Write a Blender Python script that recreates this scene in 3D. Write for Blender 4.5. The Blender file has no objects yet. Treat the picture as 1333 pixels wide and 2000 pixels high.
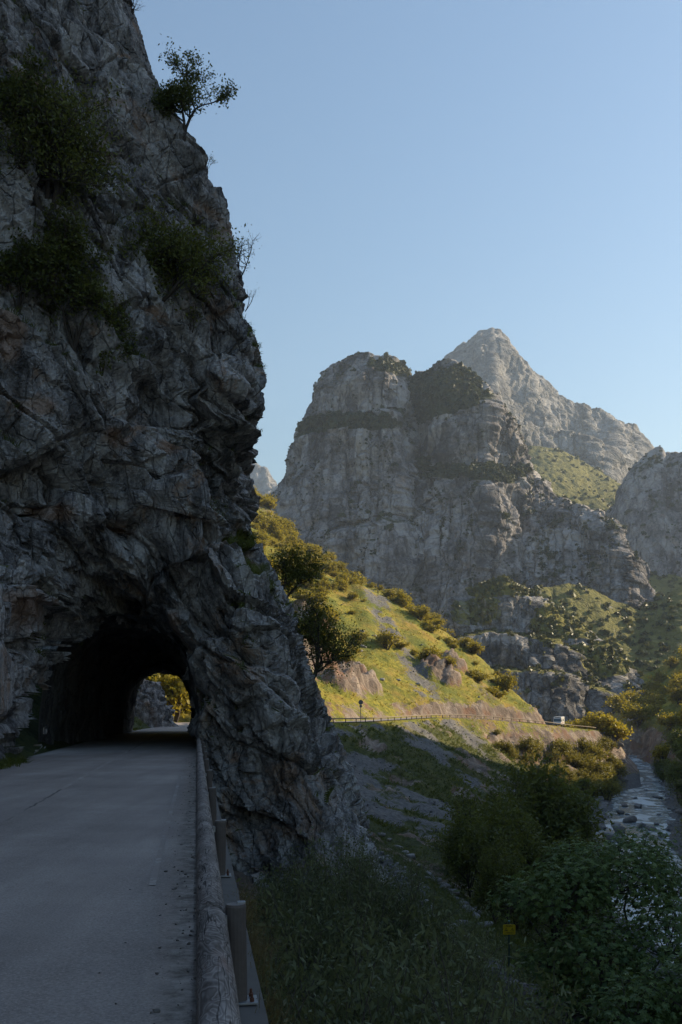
import bpy, math, random, time
import numpy as np
from mathutils import Vector, Matrix
T0 = time.time()
rng = np.random.default_rng(7)
random.seed(7)
R = math.radians
scene = bpy.context.scene
COL = scene.collection

# ------------------------------------------------------------------ camera
EYE = 1.55                       # camera height above the tarmac (road level z = 0)
FPX, CX, HY = 1944.4, 666.5, 1391.0
cam_d = bpy.data.cameras.new('Camera')
cam = bpy.data.objects.new('Camera', cam_d); COL.objects.link(cam)
cam.location = (0, 0, EYE); cam.rotation_euler = (R(90), 0, 0)
cam_d.lens = 35; cam_d.sensor_width = 36; cam_d.shift_y = 0.1955
cam_d.clip_start = 0.1; cam_d.clip_end = 20000
scene.camera = cam

# ------------------------------------------------------------------ sky, sun, exposure
SUN_AZ, SUN_EL = R(66), R(24)    # azimuth clockwise from +Y
w = bpy.data.worlds.new('World'); scene.world = w; w.use_nodes = True
nt = w.node_tree; bg = nt.nodes['Background']
sky = nt.nodes.new('ShaderNodeTexSky'); sky.sky_type = 'NISHITA'; sky.sun_disc = False
sky.sun_elevation = SUN_EL; sky.sun_rotation = SUN_AZ
sky.altitude = 300; sky.air_density = 1.65; sky.dust_density = 1.25; sky.ozone_density = 4.2
nt.links.new(sky.outputs[0], bg.inputs[0]); bg.inputs[1].default_value = 0.10
sd = bpy.data.lights.new('Sun', 'SUN'); sun = bpy.data.objects.new('Sun', sd); COL.objects.link(sun)
sd.energy = 5.0; sd.angle = R(0.5); sd.color = (1.0, 0.82, 0.56)
sdir = Vector((math.sin(SUN_AZ)*math.cos(SUN_EL), math.cos(SUN_AZ)*math.cos(SUN_EL), math.sin(SUN_EL)))
sun.rotation_euler = sdir.to_track_quat('Z', 'Y').to_euler()
sun.location = (60, 0, 80)
vs = scene.view_settings; vs.view_transform = 'Standard'; vs.look = 'None'; vs.gamma = 1; vs.exposure = 0.72
scene.cycles.max_bounces = 6; scene.cycles.diffuse_bounces = 3; scene.cycles.transmission_bounces = 4
scene.cycles.transparent_max_bounces = 6; scene.cycles.volume_bounces = 0
scene.cycles.use_denoising = True

# ------------------------------------------------------------------ helpers
def W(px, py, Y): return np.array([(px-CX)/FPX*Y, Y, EYE-(py-HY)/FPX*Y])
def tag(o, label=None, cat=None, group=None, kind=None):
    if label: o['label'] = label
    if cat: o['category'] = cat
    if group: o['group'] = group
    if kind: o['kind'] = kind
    return o
def mesh_np(name, V, F, smooth=True, attrs=None):
    V = np.asarray(V, np.float32).reshape(-1, 3); F = np.asarray(F, np.int32)
    n, k = F.shape
    me = bpy.data.meshes.new(name)
    me.vertices.add(len(V)); me.vertices.foreach_set('co', V.ravel())
    me.loops.add(n*k); me.loops.foreach_set('vertex_index', F.ravel())
    me.polygons.add(n)
    me.polygons.foreach_set('loop_start', np.arange(0, n*k, k, dtype=np.int32))
    if smooth: me.polygons.foreach_set('use_smooth', np.ones(n, bool))
    for a, v in (attrs or {}).items():
        me.attributes.new(a, 'FLOAT', 'POINT').data.foreach_set('value', np.asarray(v, np.float32).ravel())
    me.update(calc_edges=True)
    return me
def ob(name, me, mat=None, parent=None):
    o = bpy.data.objects.new(name, me); COL.objects.link(o)
    if mat and not me.materials: me.materials.append(mat)
    if parent: o.parent = parent
    return o
def empty(name, loc=(0, 0, 0), rz=0):
    o = bpy.data.objects.new(name, None); COL.objects.link(o)
    o.location = loc; o.rotation_euler = (0, 0, rz); o.empty_display_size = 0.2
    return o
def copy_tree(o, parent=None):
    c = o.copy(); COL.objects.link(c); c.parent = parent
    for ch in o.children: copy_tree(ch, c)
    return c
def grid_faces(nr, nc, keep=None):
    i = np.arange(nr*nc).reshape(nr, nc)
    F = np.stack([i[:-1, :-1], i[:-1, 1:], i[1:, 1:], i[1:, :-1]], -1)
    if keep is not None:
        k = keep[:-1, :-1] & keep[:-1, 1:] & keep[1:, 1:] & keep[1:, :-1]
        return F[k]
    return F.reshape(-1, 4)
def grid_normals(V):
    a = np.gradient(V, axis=0); b = np.gradient(V, axis=1)
    n = np.cross(b, a); l = np.linalg.norm(n, axis=-1, keepdims=True)
    return n/np.maximum(l, 1e-9)
def sstep(a, b, x):
    t = np.clip((x-a)/(b-a), 0, 1); return t*t*(3-2*t)
def interp(x, pts, k):
    p = np.array(pts, float); return np.interp(x, p[:, 0], p[:, k])
class MB:
    """collects simple solids into one mesh"""
    def __init__(s): s.V = []; s.F = []; s.n = 0
    def add(s, V, F):
        s.V.append(np.asarray(V, float)); s.F += [tuple(int(i)+s.n for i in f) for f in F]; s.n += len(V); return s
    def box(s, c, d, rz=0, taper=1.0):
        x, y, z = d[0]/2, d[1]/2, d[2]/2
        v = np.array([(sx*x*(taper if sz > 0 else 1), sy*y*(taper if sz > 0 else 1), sz*z) for sz in (-1, 1) for sx, sy in ((-1, -1), (1, -1), (1, 1), (-1, 1))])
        ca, sa = math.cos(rz), math.sin(rz)
        v = np.stack([v[:, 0]*ca-v[:, 1]*sa, v[:, 0]*sa+v[:, 1]*ca, v[:, 2]], -1)+np.array(c)
        return s.add(v, [(3, 2, 1, 0), (4, 5, 6, 7), (0, 1, 5, 4), (1, 2, 6, 5), (2, 3, 7, 6), (3, 0, 4, 7)])
    def tube(s, p0, p1, r0, r1=None, k=12, cap=True):
        r1 = r0 if r1 is None else r1
        p0 = np.array(p0, float); p1 = np.array(p1, float); d = p1-p0; d = d/np.linalg.norm(d)
        a = np.cross(d, (0, 0, 1) if abs(d[2]) < .9 else (1, 0, 0)); a /= np.linalg.norm(a); b = np.cross(d, a)
        t = np.arange(k)/k*2*math.pi; c = np.outer(np.cos(t), a)+np.outer(np.sin(t), b)
        F = [(i, (i+1) % k, k+(i+1) % k, k+i) for i in range(k)]
        if cap: F += [tuple(range(k-1, -1, -1)), tuple(range(k, 2*k))]
        return s.add(np.vstack([p0+c*r0, p1+c*r1]), F)
    def prism(s, poly, axis, a, b):
        """poly of 2-D points extruded along axis from a to b"""
        n = len(poly); v = []
        for t in (a, b):
            for (u, q) in poly:
                v.append({'x': (t, u, q), 'y': (u, t, q), 'z': (u, q, t)}[axis])
        F = [tuple(range(n)), tuple(range(2*n-1, n-1, -1))]+[(i, n+i, n+(i+1) % n, (i+1) % n) for i in range(n)]
        return s.add(np.array(v), F)
    def build(s, name, mat, parent=None, smooth=False, bevel=0, loc=None):
        me = bpy.data.meshes.new(name); me.from_pydata(np.vstack(s.V).tolist(), [], s.F); me.update()
        if smooth: me.shade_smooth() if hasattr(me, 'shade_smooth') else None
        o = ob(name, me, mat, parent)
        if loc is not None: o.location = loc
        if bevel:
            m = o.modifiers.new('Bevel', 'BEVEL'); m.width = bevel; m.segments = 2; m.limit_method = 'ANGLE'
        return o

# ------------------------------------------------------------------ noise (numpy)
_G = rng.normal(size=(256, 3)).astype(np.float32); _G /= np.linalg.norm(_G, axis=1, keepdims=True)
def _hash(x, y, z, seed):
    h = (x.astype(np.uint32)*np.uint32(374761393)) ^ (y.astype(np.uint32)*np.uint32(668265263)) ^ (z.astype(np.uint32)*np.uint32(2246822519)) ^ np.uint32((seed*974634777) & 0xffffffff)
    h = (h ^ (h >> np.uint32(13)))*np.uint32(1274126177)
    return h ^ (h >> np.uint32(16))
def perlin(P, seed=0):
    P = np.asarray(P, np.float32); sh = P.shape[:-1]; P = P.reshape(-1, 3)
    I = np.floor(P).astype(np.int32); f = P-I; u = f*f*f*(f*(f*6-15)+10)
    out = np.zeros(len(P), np.float32)
    for dx in (0, 1):
        wx = u[:, 0] if dx else 1-u[:, 0]
        for dy in (0, 1):
            wy = (u[:, 1] if dy else 1-u[:, 1])*wx
            for dz in (0, 1):
                g = _G[_hash(I[:, 0]+dx, I[:, 1]+dy, I[:, 2]+dz, seed) & np.uint32(255)]
                d = g[:, 0]*(f[:, 0]-dx)+g[:, 1]*(f[:, 1]-dy)+g[:, 2]*(f[:, 2]-dz)
                out += (u[:, 2] if dz else 1-u[:, 2])*wy*d
    return (out*1.5).reshape(sh)
def fbm(P, o=4, seed=0, gain=.5, lac=2.03):
    P = np.asarray(P, np.float32); a = 1.0; s = 0; t = 0
    for k in range(o):
        s = s+a*perlin(P, seed+k*17); t += a; a *= gain; P = P*lac+3.7
    return s/t
def ridged(P, o=4, seed=0, gain=.5, lac=2.1):
    P = np.asarray(P, np.float32); a = 1.0; s = 0; t = 0
    for k in range(o):
        s = s+a*(1-2*np.abs(perlin(P, seed+k*17))); t += a; a *= gain; P = P*lac+5.1
    return s/t
def _rot(seed):
    q = np.linalg.qr(np.random.default_rng(seed).normal(size=(3, 3)))[0]; return q.astype(np.float32)
def crag(P, seed=0):
    """piecewise-linear lattice noise: flat facets that meet in sharp creases"""
    P = np.asarray(P, np.float32); sh = P.shape[:-1]; P = P.reshape(-1, 3)@_rot(seed+1000)
    I = np.floor(P).astype(np.int32); f = P-I
    o = np.argsort(-f, axis=1); fs = np.take_along_axis(f, o, 1)
    def hv(J): return (_hash(J[:, 0], J[:, 1], J[:, 2], seed) & np.uint32(65535)).astype(np.float32)/32767.5-1
    J = I.copy(); r = np.arange(len(P)); out = hv(J)*(1-fs[:, 0])
    for k in range(3):
        J[r, o[:, k]] += 1
        out += hv(J)*(fs[:, k]-(fs[:, k+1] if k < 2 else 0))
    return out.reshape(sh)
def facets(P, seed=0, tilt=.8, full=False):
    """each Voronoi cell is a randomly tilted plane: fractured rock. Returns (height, edge) per point"""
    P = np.asarray(P, np.float32); sh = P.shape[:-1]; P = P.reshape(-1, 3)
    I = np.floor(P-.5).astype(np.int32)
    b1 = np.full(len(P), 9e9, np.float32); b2 = b1.copy(); val = np.zeros(len(P), np.float32)
    for dx in (0, 1):
        for dy in (0, 1):
            for dz in (0, 1):
                cx, cy, cz = I[:, 0]+dx, I[:, 1]+dy, I[:, 2]+dz
                h = _hash(cx, cy, cz, seed)
                jx = (h & np.uint32(1023)).astype(np.float32)/1023; jy = ((h >> np.uint32(10)) & np.uint32(1023)).astype(np.float32)/1023
                jz = ((h >> np.uint32(20)) & np.uint32(1023)).astype(np.float32)/1023
                vx = P[:, 0]-cx-.15-.7*jx; vy = P[:, 1]-cy-.15-.7*jy; vz = P[:, 2]-cz-.15-.7*jz
                d = vx*vx+vy*vy+vz*vz
                g = _G[(h >> np.uint32(7)) & np.uint32(255)]
                v = (vx*g[:, 0]+vy*g[:, 1]+vz*g[:, 2])*tilt+(jz-.5)
                m = d < b1
                b2 = np.where(m, b1, np.minimum(b2, d)); val = np.where(m, v, val); b1 = np.where(m, d, b1)
    return val.reshape(sh), (np.sqrt(b2)-np.sqrt(b1)).reshape(sh)

# ------------------------------------------------------------------ material helpers
class NM:
    def __init__(s, name):
        s.m = bpy.data.materials.new(name); s.m.use_nodes = True; s.t = s.m.node_tree
        s.b = s.t.nodes['Principled BSDF']; s.out = s.t.nodes['Material Output']
        s.b.inputs['Roughness'].default_value = .85; s.b.inputs['Specular IOR Level'].default_value = .25
        s.tc = s.t.nodes.new('ShaderNodeTexCoord')
    def n(s, typ, **kw):
        x = s.t.nodes.new(typ)
        for k, v in kw.items():
            if k in x.inputs: s.set(x.inputs[k], v)
            else: setattr(x, k, v)
        return x
    def set(s, inp, v):
        if isinstance(v, bpy.types.NodeSocket): s.t.links.new(v, inp)
        else: inp.default_value = v
    def map(s, scale=(1, 1, 1), rot=(0, 0, 0), src='Object'):
        x = s.n('ShaderNodeMapping'); s.set(x.inputs[0], s.tc.outputs[src])
        x.inputs['Rotation'].default_value = rot; x.inputs['Scale'].default_value = scale
        return x.outputs[0]
    def noise(s, vec, scale, detail=5, rough=.55, dist=0, out=0):
        x = s.n('ShaderNodeTexNoise', Scale=scale, Detail=detail, Roughness=rough, Distortion=dist); s.set(x.inputs['Vector'], vec)
        return x.outputs[out]
    def voro(s, vec, scale, feature='F1', rand=1, out='Distance'):
        x = s.n('ShaderNodeTexVoronoi', feature=feature); x.inputs['Scale'].default_value = scale; x.inputs['Randomness'].default_value = rand
        s.set(x.inputs['Vector'], vec); return x.outputs[out]
    def ramp(s, fac, stops, interp='LINEAR'):
        x = s.n('ShaderNodeValToRGB'); s.set(x.inputs[0], fac); r = x.color_ramp; r.interpolation = interp
        while len(r.elements) < len(stops): r.elements.new(.5)
        for e, (p, c) in zip(r.elements, stops):
            e.position = p; e.color = (*c, 1) if isinstance(c, (tuple, list)) else (c, c, c, 1)
        return x.outputs[0]
    def mix(s, fac, a, b, blend='MIX'):
        x = s.n('ShaderNodeMix', data_type='RGBA', blend_type=blend)
        s.set(x.inputs[0], fac)
        for i, v in ((6, a), (7, b)):
            s.set(x.inputs[i], v if isinstance(v, bpy.types.NodeSocket) else (*v, 1))
        return x.outputs[2]
    def math(s, op, a, b=0.0, c=None, clamp=False):
        x = s.n('ShaderNodeMath', operation=op, use_clamp=clamp); s.set(x.inputs[0], a); s.set(x.inputs[1], b)
        if c is not None: s.set(x.inputs[2], c)
        return x.outputs[0]
    def attr(s, name): return s.n('ShaderNodeAttribute', attribute_name=name).outputs['Fac']
    def bump(s, h, strength=.5, dist=.1, normal=None):
        x = s.n('ShaderNodeBump', Strength=strength, Distance=dist); s.set(x.inputs['Height'], h)
        if normal: s.set(x.inputs['Normal'], normal)
        return x.outputs[0]
    def done(s, color=None, normal=None, rough=None):
        if color is not None: s.set(s.b.inputs['Base Color'], color if isinstance(color, bpy.types.NodeSocket) else (*color, 1))
        if normal is not None: s.set(s.b.inputs['Normal'], normal)
        if rough is not None: s.set(s.b.inputs['Roughness'], rough)
        return s.m

def rock_mat(name, sc=1.0, dark=(.10, .10, .105), mid=(.19, .185, .185), light=(.30, .29, .285), warm=(.26, .17, .11), warm_amt=.62, veg=None, bumpd=.08, tilt=.7, contrast=1):
    """grey limestone; sc stretches every pattern (1 = a cliff seen from 40 m)"""
    m = NM(name)
    v = m.map((1/sc,)*3); vs_ = m.map((1/sc, 1/sc, .38/sc), (0, tilt, 0)); vst = m.map((1/sc, 1/sc, .10/sc))
    n1 = m.noise(v, .3, 5, .6); n2 = m.noise(vs_, 1.3, 9, .72, 0); n3 = m.noise(v, 7, 6, .75); ns = m.noise(vst, 1.0, 6, .65)
    blk = m.voro(vs_, 1.1, 'F1', 1, 'Color'); blk = m.n('ShaderNodeSeparateColor', Color=blk).outputs[0]
    f = m.math('ADD', m.math('MULTIPLY', n1, .25), m.math('MULTIPLY', n2, .42)); f = m.math('ADD', f, m.math('MULTIPLY', n3, .27)); f = m.math('ADD', f, m.math('MULTIPLY', m.math('SUBTRACT', blk, .5), .10))
    c = m.ramp(f, [(.47-.11/contrast, dark), (.47, mid), (.47+.10/contrast, light)])
    c = m.mix(m.ramp(m.noise(v, .42, 7, .72, .6), [(warm_amt, 0), (warm_amt+.10, .85)]), c, m.mix(n3, tuple(x*.6 for x in warm), tuple(min(x*1.3, .6) for x in warm)))
    c = m.mix(m.ramp(ns, [(.53, 0), (.66, .7)]), c, (dark[0]*.5, dark[1]*.5, dark[2]*.53))
    c = m.mix(m.ramp(m.noise(v, 2.3, 9, .8), [(.58, 0), (.66, .6)]), c, (min(light[0]*1.3, .62),)*3)
    sf = m.math('ADD', m.attr('stain'), m.math('MULTIPLY', m.math('SUBTRACT', m.noise(v, 1.4, 7, .72), .5), 1.1))
    c = m.mix(m.ramp(sf, [(.50, 0), (.85, .6)]), c, m.mix(n3, (warm[0]*.55, warm[1]*.45, warm[2]*.4), (warm[0]*1.15, warm[1]*1.05, warm[2]*.95)))
    if veg:
        g = m.math('ADD', m.attr('veg'), m.math('MULTIPLY', m.math('SUBTRACT', m.noise(v, 2.2, 6, .7), .5), .9))
        gc = m.mix(m.noise(v, 1.2, 5, .6), veg[0], veg[1])
        c = m.mix(m.ramp(g, [(.42, 0), (.58, 1)]), c, gc)
    h = m.math('ADD', m.math('MULTIPLY', n2, .6), m.math('MULTIPLY', m.noise(v, 5, 9, .68), .6))
    cr = m.ramp(m.voro(m.mix(.10, vs_, m.noise(v, 2, 4, .6, 0, 1)), 1.5, 'DISTANCE_TO_EDGE'), [(0, 0), (.035, 1)])
    h = m.math('ADD', h, m.math('MULTIPLY', cr, .42))
    h = m.math('ADD', h, m.math('MULTIPLY', m.voro(vs_, 3.2), .45)); h = m.math('ADD', h, m.math('MULTIPLY', m.voro(v, 9.0), .16))
    return m.done(c, m.bump(h, 1.0, bumpd*sc*4.0), .92)

def leaf_mat(name, a, b, trans=.35, sc=.7):
    m = NM(name)
    oi = m.n('ShaderNodeObjectInfo').outputs['Random']
    f = m.math('ADD', m.math('MULTIPLY', m.noise(m.map((1, 1, 1)), sc, 3, .6), .9), m.math('MULTIPLY', m.math('SUBTRACT', oi, .5), .5))
    f2 = m.math('ADD', f, m.math('MULTIPLY', m.math('SUBTRACT', m.attr('shade'), .5), .7))
    c = m.mix(m.math('SUBTRACT', f2, 0.0, clamp=True), a, b)
    m.set(m.b.inputs['Base Color'], c); m.b.inputs['Roughness'].default_value = .5; m.b.inputs['Specular IOR Level'].default_value = .3
    tr = m.n('ShaderNodeBsdfTranslucent'); m.set(tr.inputs[0], m.mix(.5, c, (b[0]*1.2, b[1]*1.1, b[2]*.5)))
    mx = m.n('ShaderNodeMixShader'); mx.inputs[0].default_value = trans
    m.t.links.new(m.b.outputs[0], mx.inputs[1]); m.t.links.new(tr.outputs[0], mx.inputs[2]); m.t.links.new(mx.outputs[0], m.out.inputs[0])
    return m.m
def plain(name, col, rough=.6, metal=0, spec=.4, bumps=None):
    m = NM(name); m.b.inputs['Metallic'].default_value = metal; m.b.inputs['Specular IOR Level'].default_value = spec
    v = m.map(); n = m.noise(v, bumps or 12, 5, .6)
    c = m.mix(m.ramp(n, [(.35, 0), (.7, .45)]), col, tuple(x*.62 for x in col))
    return m.done(c, m.bump(n, .15, .01), rough)

M_CLIFF = rock_mat('cliff_rock', 1.0, (.115, .109, .107), (.345, .327, .316), (.57, .545, .525), warm=(.42, .28, .19), warm_amt=.56, contrast=1.35, veg=((.05, .066, .016), (.15, .16, .036)), bumpd=.06)
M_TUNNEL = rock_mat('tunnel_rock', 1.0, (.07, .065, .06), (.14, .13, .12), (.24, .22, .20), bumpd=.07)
M_MTN = rock_mat('mountain_rock', 17.0, (.08, .075, .078), (.225, .21, .212), (.38, .36, .36), warm=(.34, .25, .185), warm_amt=.61, contrast=1.6, veg=((.022, .032, .012), (.085, .085, .026)), bumpd=.05, tilt=.15)
M_PEAK = rock_mat('peak_rock', 24.0, (.10, .097, .098), (.20, .194, .192), (.31, .30, .296), contrast=1.5, warm=(.26, .22, .19), warm_amt=.7, veg=((.06, .075, .03), (.13, .125, .05)), bumpd=.05, tilt=.25)

# ================================================================== THE CLIFF WITH THE TUNNEL
AX = np.array([-.145, 1.0])                       # road direction in plan (x per y)
def lat(X, Y): return X+.145*Y                    # metres right of the log rail's road-side edge
SIL = [(-12, 4.6), (-6.3, 2.7), (-5.4, 1.9), (-3.2, 1.25), (-.9, .55), (1.35, -.5), (3.6, -1.35), (5.9, -1.95), (6.8, -2.4), (8.1, -3.1), (9.0, -3.9), (9.7, -4.2), (10.4, -3.75),
       (12.7, -3.6), (13.8, -3.45), (14.9, -3.1), (15.8, -3.2), (17.4, -3.6), (19.4, -4.0), (21.7, -4.65), (24.2, -5.05), (26.2, -5.9), (27.4, -6.9), (29.6, -8.2), (31.5, -8.8), (33, -9.3), (36, -10.4), (42, -13), (52, -19)]
def portal_q(l, z):
    """<0 inside the tunnel opening"""
    return (np.abs((l+3.2)/3.2)**2.6+np.maximum(z/5.4, 0)**2.6)**(1/2.6)-1
def build_cliff():
    zs = np.concatenate([np.arange(-11, -7, .25), np.arange(-7, 35, .072), np.arange(35, 50, .6)])
    u = np.concatenate([np.linspace(0, 1, 14, endpoint=False), np.linspace(1, 2, 60, endpoint=False), np.linspace(2, 3, 95, endpoint=False), np.linspace(3, 6, 235, endpoint=False),
                        np.linspace(6, 7, 110, endpoint=False), np.linspace(7, 10, 40)])
    nz, nu = len(zs), len(u)
    xs = interp(zs, SIL, 1)
    lo = 1-sstep(5.2, 9.5, zs)                    # 1 = portal level, 0 = upper face
    up = np.clip(zs-5, 0, 60)
    ctrl = np.zeros((11, nz, 2))
    def put(i, lx, ly, hx, hy):
        ctrl[i, :, 0] = lx*lo+hx*(1-lo); ctrl[i, :, 1] = ly*lo+hy*(1-lo)
    put(0, -5.6, -15, -13-.25*up, -18)
    put(1, -.145*12-6.2, 12, -13.5-.22*up, 14)
    put(2, -.145*28-6.3, 28, -14.2-.14*up, 31)
    C = np.stack([-14.2-.14*up, 31+0*up], -1); G = np.stack([xs, 44+0*xs], -1)
    def fr(t, ox, oy): q = C*(1-t)+G*t; return q[:, 0]+ox, q[:, 1]+oy
    h3 = fr(.33, .2, .6); h4 = fr(.58, .2, .2); h5 = fr(.82, 0, -.1)
    put(3, -.145*38-6.0, 38, *h3); put(4, -.145*41-3.0, 41.2, *h4); put(5, -.145*41+.5, 40.6, *h5)
    dep = np.interp(zs, [-11, -6, 0, 6, 10, 14, 20, 30], [35.5, 37.5, 40.5, 42.5, 44.5, 43.6, 44.4, 46])
    ctrl[6, :, 0] = xs; ctrl[6, :, 1] = dep
    ctrl[7, :, 0] = xs*59/44-.7; ctrl[7, :, 1] = 59
    ctrl[8, :, 0] = np.minimum(xs*79/44-2.5, -4.6); ctrl[8, :, 1] = 79
    ctrl[9, :, 0] = -19-.2*up; ctrl[9, :, 1] = 80+.15*up
    ctrl[10, :, 0] = -60; ctrl[10, :, 1] = 84+.3*up
    # Catmull-Rom along u
    i = np.clip(np.floor(u).astype(int), 0, 9); t = (u-i)[None, :, None]
    g = lambda k: ctrl[np.clip(i+k, 0, 10)].transpose(1, 0, 2)
    p0, p1, p2, p3 = g(-1), g(0), g(1), g(2)
    q = .5*(2*p1+(p2-p0)*t+(2*p0-5*p1+4*p2-p3)*t*t+(3*p1-p0-3*p2+p3)*t**3)
    V = np.concatenate([q, np.broadcast_to(zs[:, None, None], (nz, nu, 1))], -1)
    N = grid_normals(V); N = np.where(N[..., 1:2] > .3, N, N)
    # outward = towards the camera on the front
    s = np.sign(-(N[nz//2, 300, 1])); N = N*s
    px = CX+V[..., 0]/np.maximum(V[..., 1], 3)*FPX; py = HY-(V[..., 2]-EYE)/np.maximum(V[..., 1], 3)*FPX
    front = sstep(1.2, 2.0, u)[None, :]*(1-sstep(6.6, 7.2, u))[None, :]
    D = np.zeros((nz, nu))
    # diagonal ledge: the lower buttress stands proud of the nose above it
    ly = np.interp(px, [150, 200, 330, 420, 490, 570, 620], [700, 760, 880, 985, 1062, 1175, 1280])
    v = py-ly
    D += 1.25*sstep(-12, 26, v)*(1-sstep(150, 420, v))*sstep(230, 330, px)*(1-sstep(560, 640, px))
    # alcove under the nose
    D -= 2.0*np.exp(-(((px-455)/55)**2+((py-925)/95)**2))*(1-sstep(-30, 10, v))
    D -= 1.0*np.exp(-(((px-325)/38)**2+((py-790)/70)**2))
    D += .9*np.exp(-(((px-470)/60)**2+((py-760)/70)**2))
    D += .8*np.exp(-(((px-270)/70)**2+((py-985)/30)**2))          # block above the portal
    D -= .9*np.exp(-(((px-262)/60)**2+((py-1040)/26)**2))
    D += .6*np.exp(-(((px-120)/90)**2+((py-820)/60)**2))
    # slab whose lower edge hangs over the portal, and the recess behind it
    se = np.interp(px, [0, 90, 150, 220, 300, 390, 400], [1330, 1190, 1150, 1145, 1175, 1245, 1500])
    rec = sstep(0, 34, py-se)*sstep(20, 110, px)*(1-sstep(384, 394, px))
    D -= .9*rec*(.6+.4*sstep(140, 330, px))
    # crest of the block right of the portal
    D += .55*sstep(0, 14, py-np.interp(px, [395, 440, 520, 600], [1255, 1262, 1300, 1340]))*(1-sstep(60, 260, py-1290))*sstep(392, 402, px)*(1-sstep(590, 640, px))
    D *= front
    # fractured rock: strata dip down to the right
    wob = np.stack([fbm(V*.12, 2, 31), fbm(V*.12, 2, 32), fbm(V*.12, 2, 33)], -1)*.5
    Q = V+wob
    ca, sa = math.cos(R(47)), math.sin(R(47))
    S = np.stack([Q[..., 0]*ca-Q[..., 2]*sa, Q[..., 1], Q[..., 0]*sa+Q[..., 2]*ca], -1)   # 0 along strata, 2 across
    low = sstep(640, 900, py)
    st3 = np.array([2.7, 1.3, .68])
    big = crag(S/(3.6*st3), 3); med = crag(S/(1.5*st3), 5); sml = crag(S/(.62*st3), 9); tny = crag(S/(.25*st3), 12); mic = crag(S/.12, 13)
    blk, e1 = facets(S/np.array([5.2, 3.6, 2.2]), 15, .9); blk2, e2 = facets(S/np.array([1.7, 1.3, .75]), 16, 1.0); blk3, e3 = facets(S/np.array([.6, .5, .28]), 17, 1.0)
    tt = S[..., 2]/2.6+fbm(V*.22, 2, 51)*.7; saw = tt-np.floor(tt)
    corner = np.exp(-((u-6.2)/.75)**2)[None]
    rough = np.clip(.75+1.1*fbm(V*.11+9, 3, 77), .35, 1.35)
    D -= .5*corner
    D += .75*(1-.5*corner)*big+.30*med+rough*(.15*sml+.08*tny+.045*mic)
    D += (.55+.35*low)*(blk*1.25*(1-.5*corner)+blk2*.55*rough+blk3*.19*rough)
    D += (.25+.5*low)*(np.where(saw < .88, saw/.88, (1-saw)/.12)-.5)*sstep(-.5, .3, fbm(V*.13, 2, 53))
    tt2 = S[..., 2]/.83+fbm(V*.3, 2, 54)*.5; saw2 = tt2-np.floor(tt2); D += (.10+.14*low)*(np.where(saw2 < .85, saw2/.85, (1-saw2)/.15)-.5)*rough
    D += .45*(1-low)*crag(S*0+V*np.array([.55, .55, .12]), 64)
    D -= .30*(1-sstep(0, .05, e1))+.14*(1-sstep(0, .07, e2))*rough
    D *= np.where(V[..., 2] < 1.2, .55+.45*sstep(.3, 1.2, np.abs(lat(V[..., 0], V[..., 1])+2.9)-3.2), 1)
    # funnel into the portal
    l = lat(V[..., 0], V[..., 1]); qv = portal_q(l, V[..., 2]); isf = (u > 2.4)[None, :] & (u < 6)[None, :]
    P2 = V+N*D[..., None]
    l2 = lat(P2[..., 0], P2[..., 1]); q2 = portal_q(l2+.36*crag(P2*.7, 8)+.30*crag(P2*1.9, 18), P2[..., 2]+.55*crag(P2*.45+3, 4)+.42*crag(P2*1.5, 14))
    k = np.where(isf, 1-sstep(0, .32, q2), 0)**1.6
    P2[..., 1] += k*1.7*(P2[..., 1] < 44)
    # bring the skyline edge of the buttress to its true outline
    wu = (sstep(3.2, 5.8, u)*(1-sstep(8.2, 9.5, u)))[None]
    SP = np.array([(-400, 150), (0, 255), (60, 275), (150, 300), (250, 362), (300, 405), (390, 443), (500, 462), (600, 490), (690, 508), (760, 525), (800, 530), (850, 516), (900, 510), (960, 512), (1005, 503), (1030, 487), (1060, 500), (1100, 530), (1160, 560), (1200, 580), (1300, 606), (1400, 645), (1500, 690), (1600, 720), (1700, 746), (1740, 790), (1850, 830), (2200, 900)], float)
    for _ in range(3):
        fx = CX+P2[..., 0]/np.maximum(P2[..., 1], 5)*FPX; fy = HY-(P2[..., 2]-EYE)/np.maximum(P2[..., 1], 5)*FPX
        over = np.where((u > 3.6)[None] & (u < 8.3)[None], fx-np.interp(fy, SP[:, 0], SP[:, 1]), -1e9); j = np.argmax(over, 1); r0 = np.arange(nz)
        dx = -over[r0, j]*P2[r0, j, 1]/FPX
        kk = np.hanning(13); kk /= kk.sum(); dx = np.convolve(np.pad(dx, 6, mode='edge'), kk, 'valid')
        P2[..., 0] += wu*dx[:, None]
    # keep the carriageway clear
    l2 = lat(P2[..., 0], P2[..., 1])
    side = (u <= 3.2)[None, :] & (P2[..., 2] < 5.5) & (P2[..., 2] > -.6)
    P2[..., 0] -= np.where(side, np.maximum(l2+5.75, 0)*.9, 0)
    keep = ~(isf & (q2 < 0) & (P2[..., 1] < 60)) 
    back = (u > 8.2)[None, :] & ((np.abs((lat(P2[..., 0], P2[..., 1])+2.7)/2.7)**2.5+np.maximum(P2[..., 2]/5.1, 0)**2.5) < 1.1)
    keep &= ~back
    N2 = grid_normals(P2)*s
    veg = sstep(.45, .8, N2[..., 2])*sstep(-.25, .35, fbm(P2*.35, 3, 91))*.75
    line = np.exp(-((v+4)/16)**2)*sstep(300, 340, px)*(1-sstep(570, 600, px))*front
    veg = np.clip(np.maximum(veg, line*.9), 0, 1)
    veg[(P2[..., 2] > 31)] *= .5
    stain = np.zeros((nz, nu))
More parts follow.
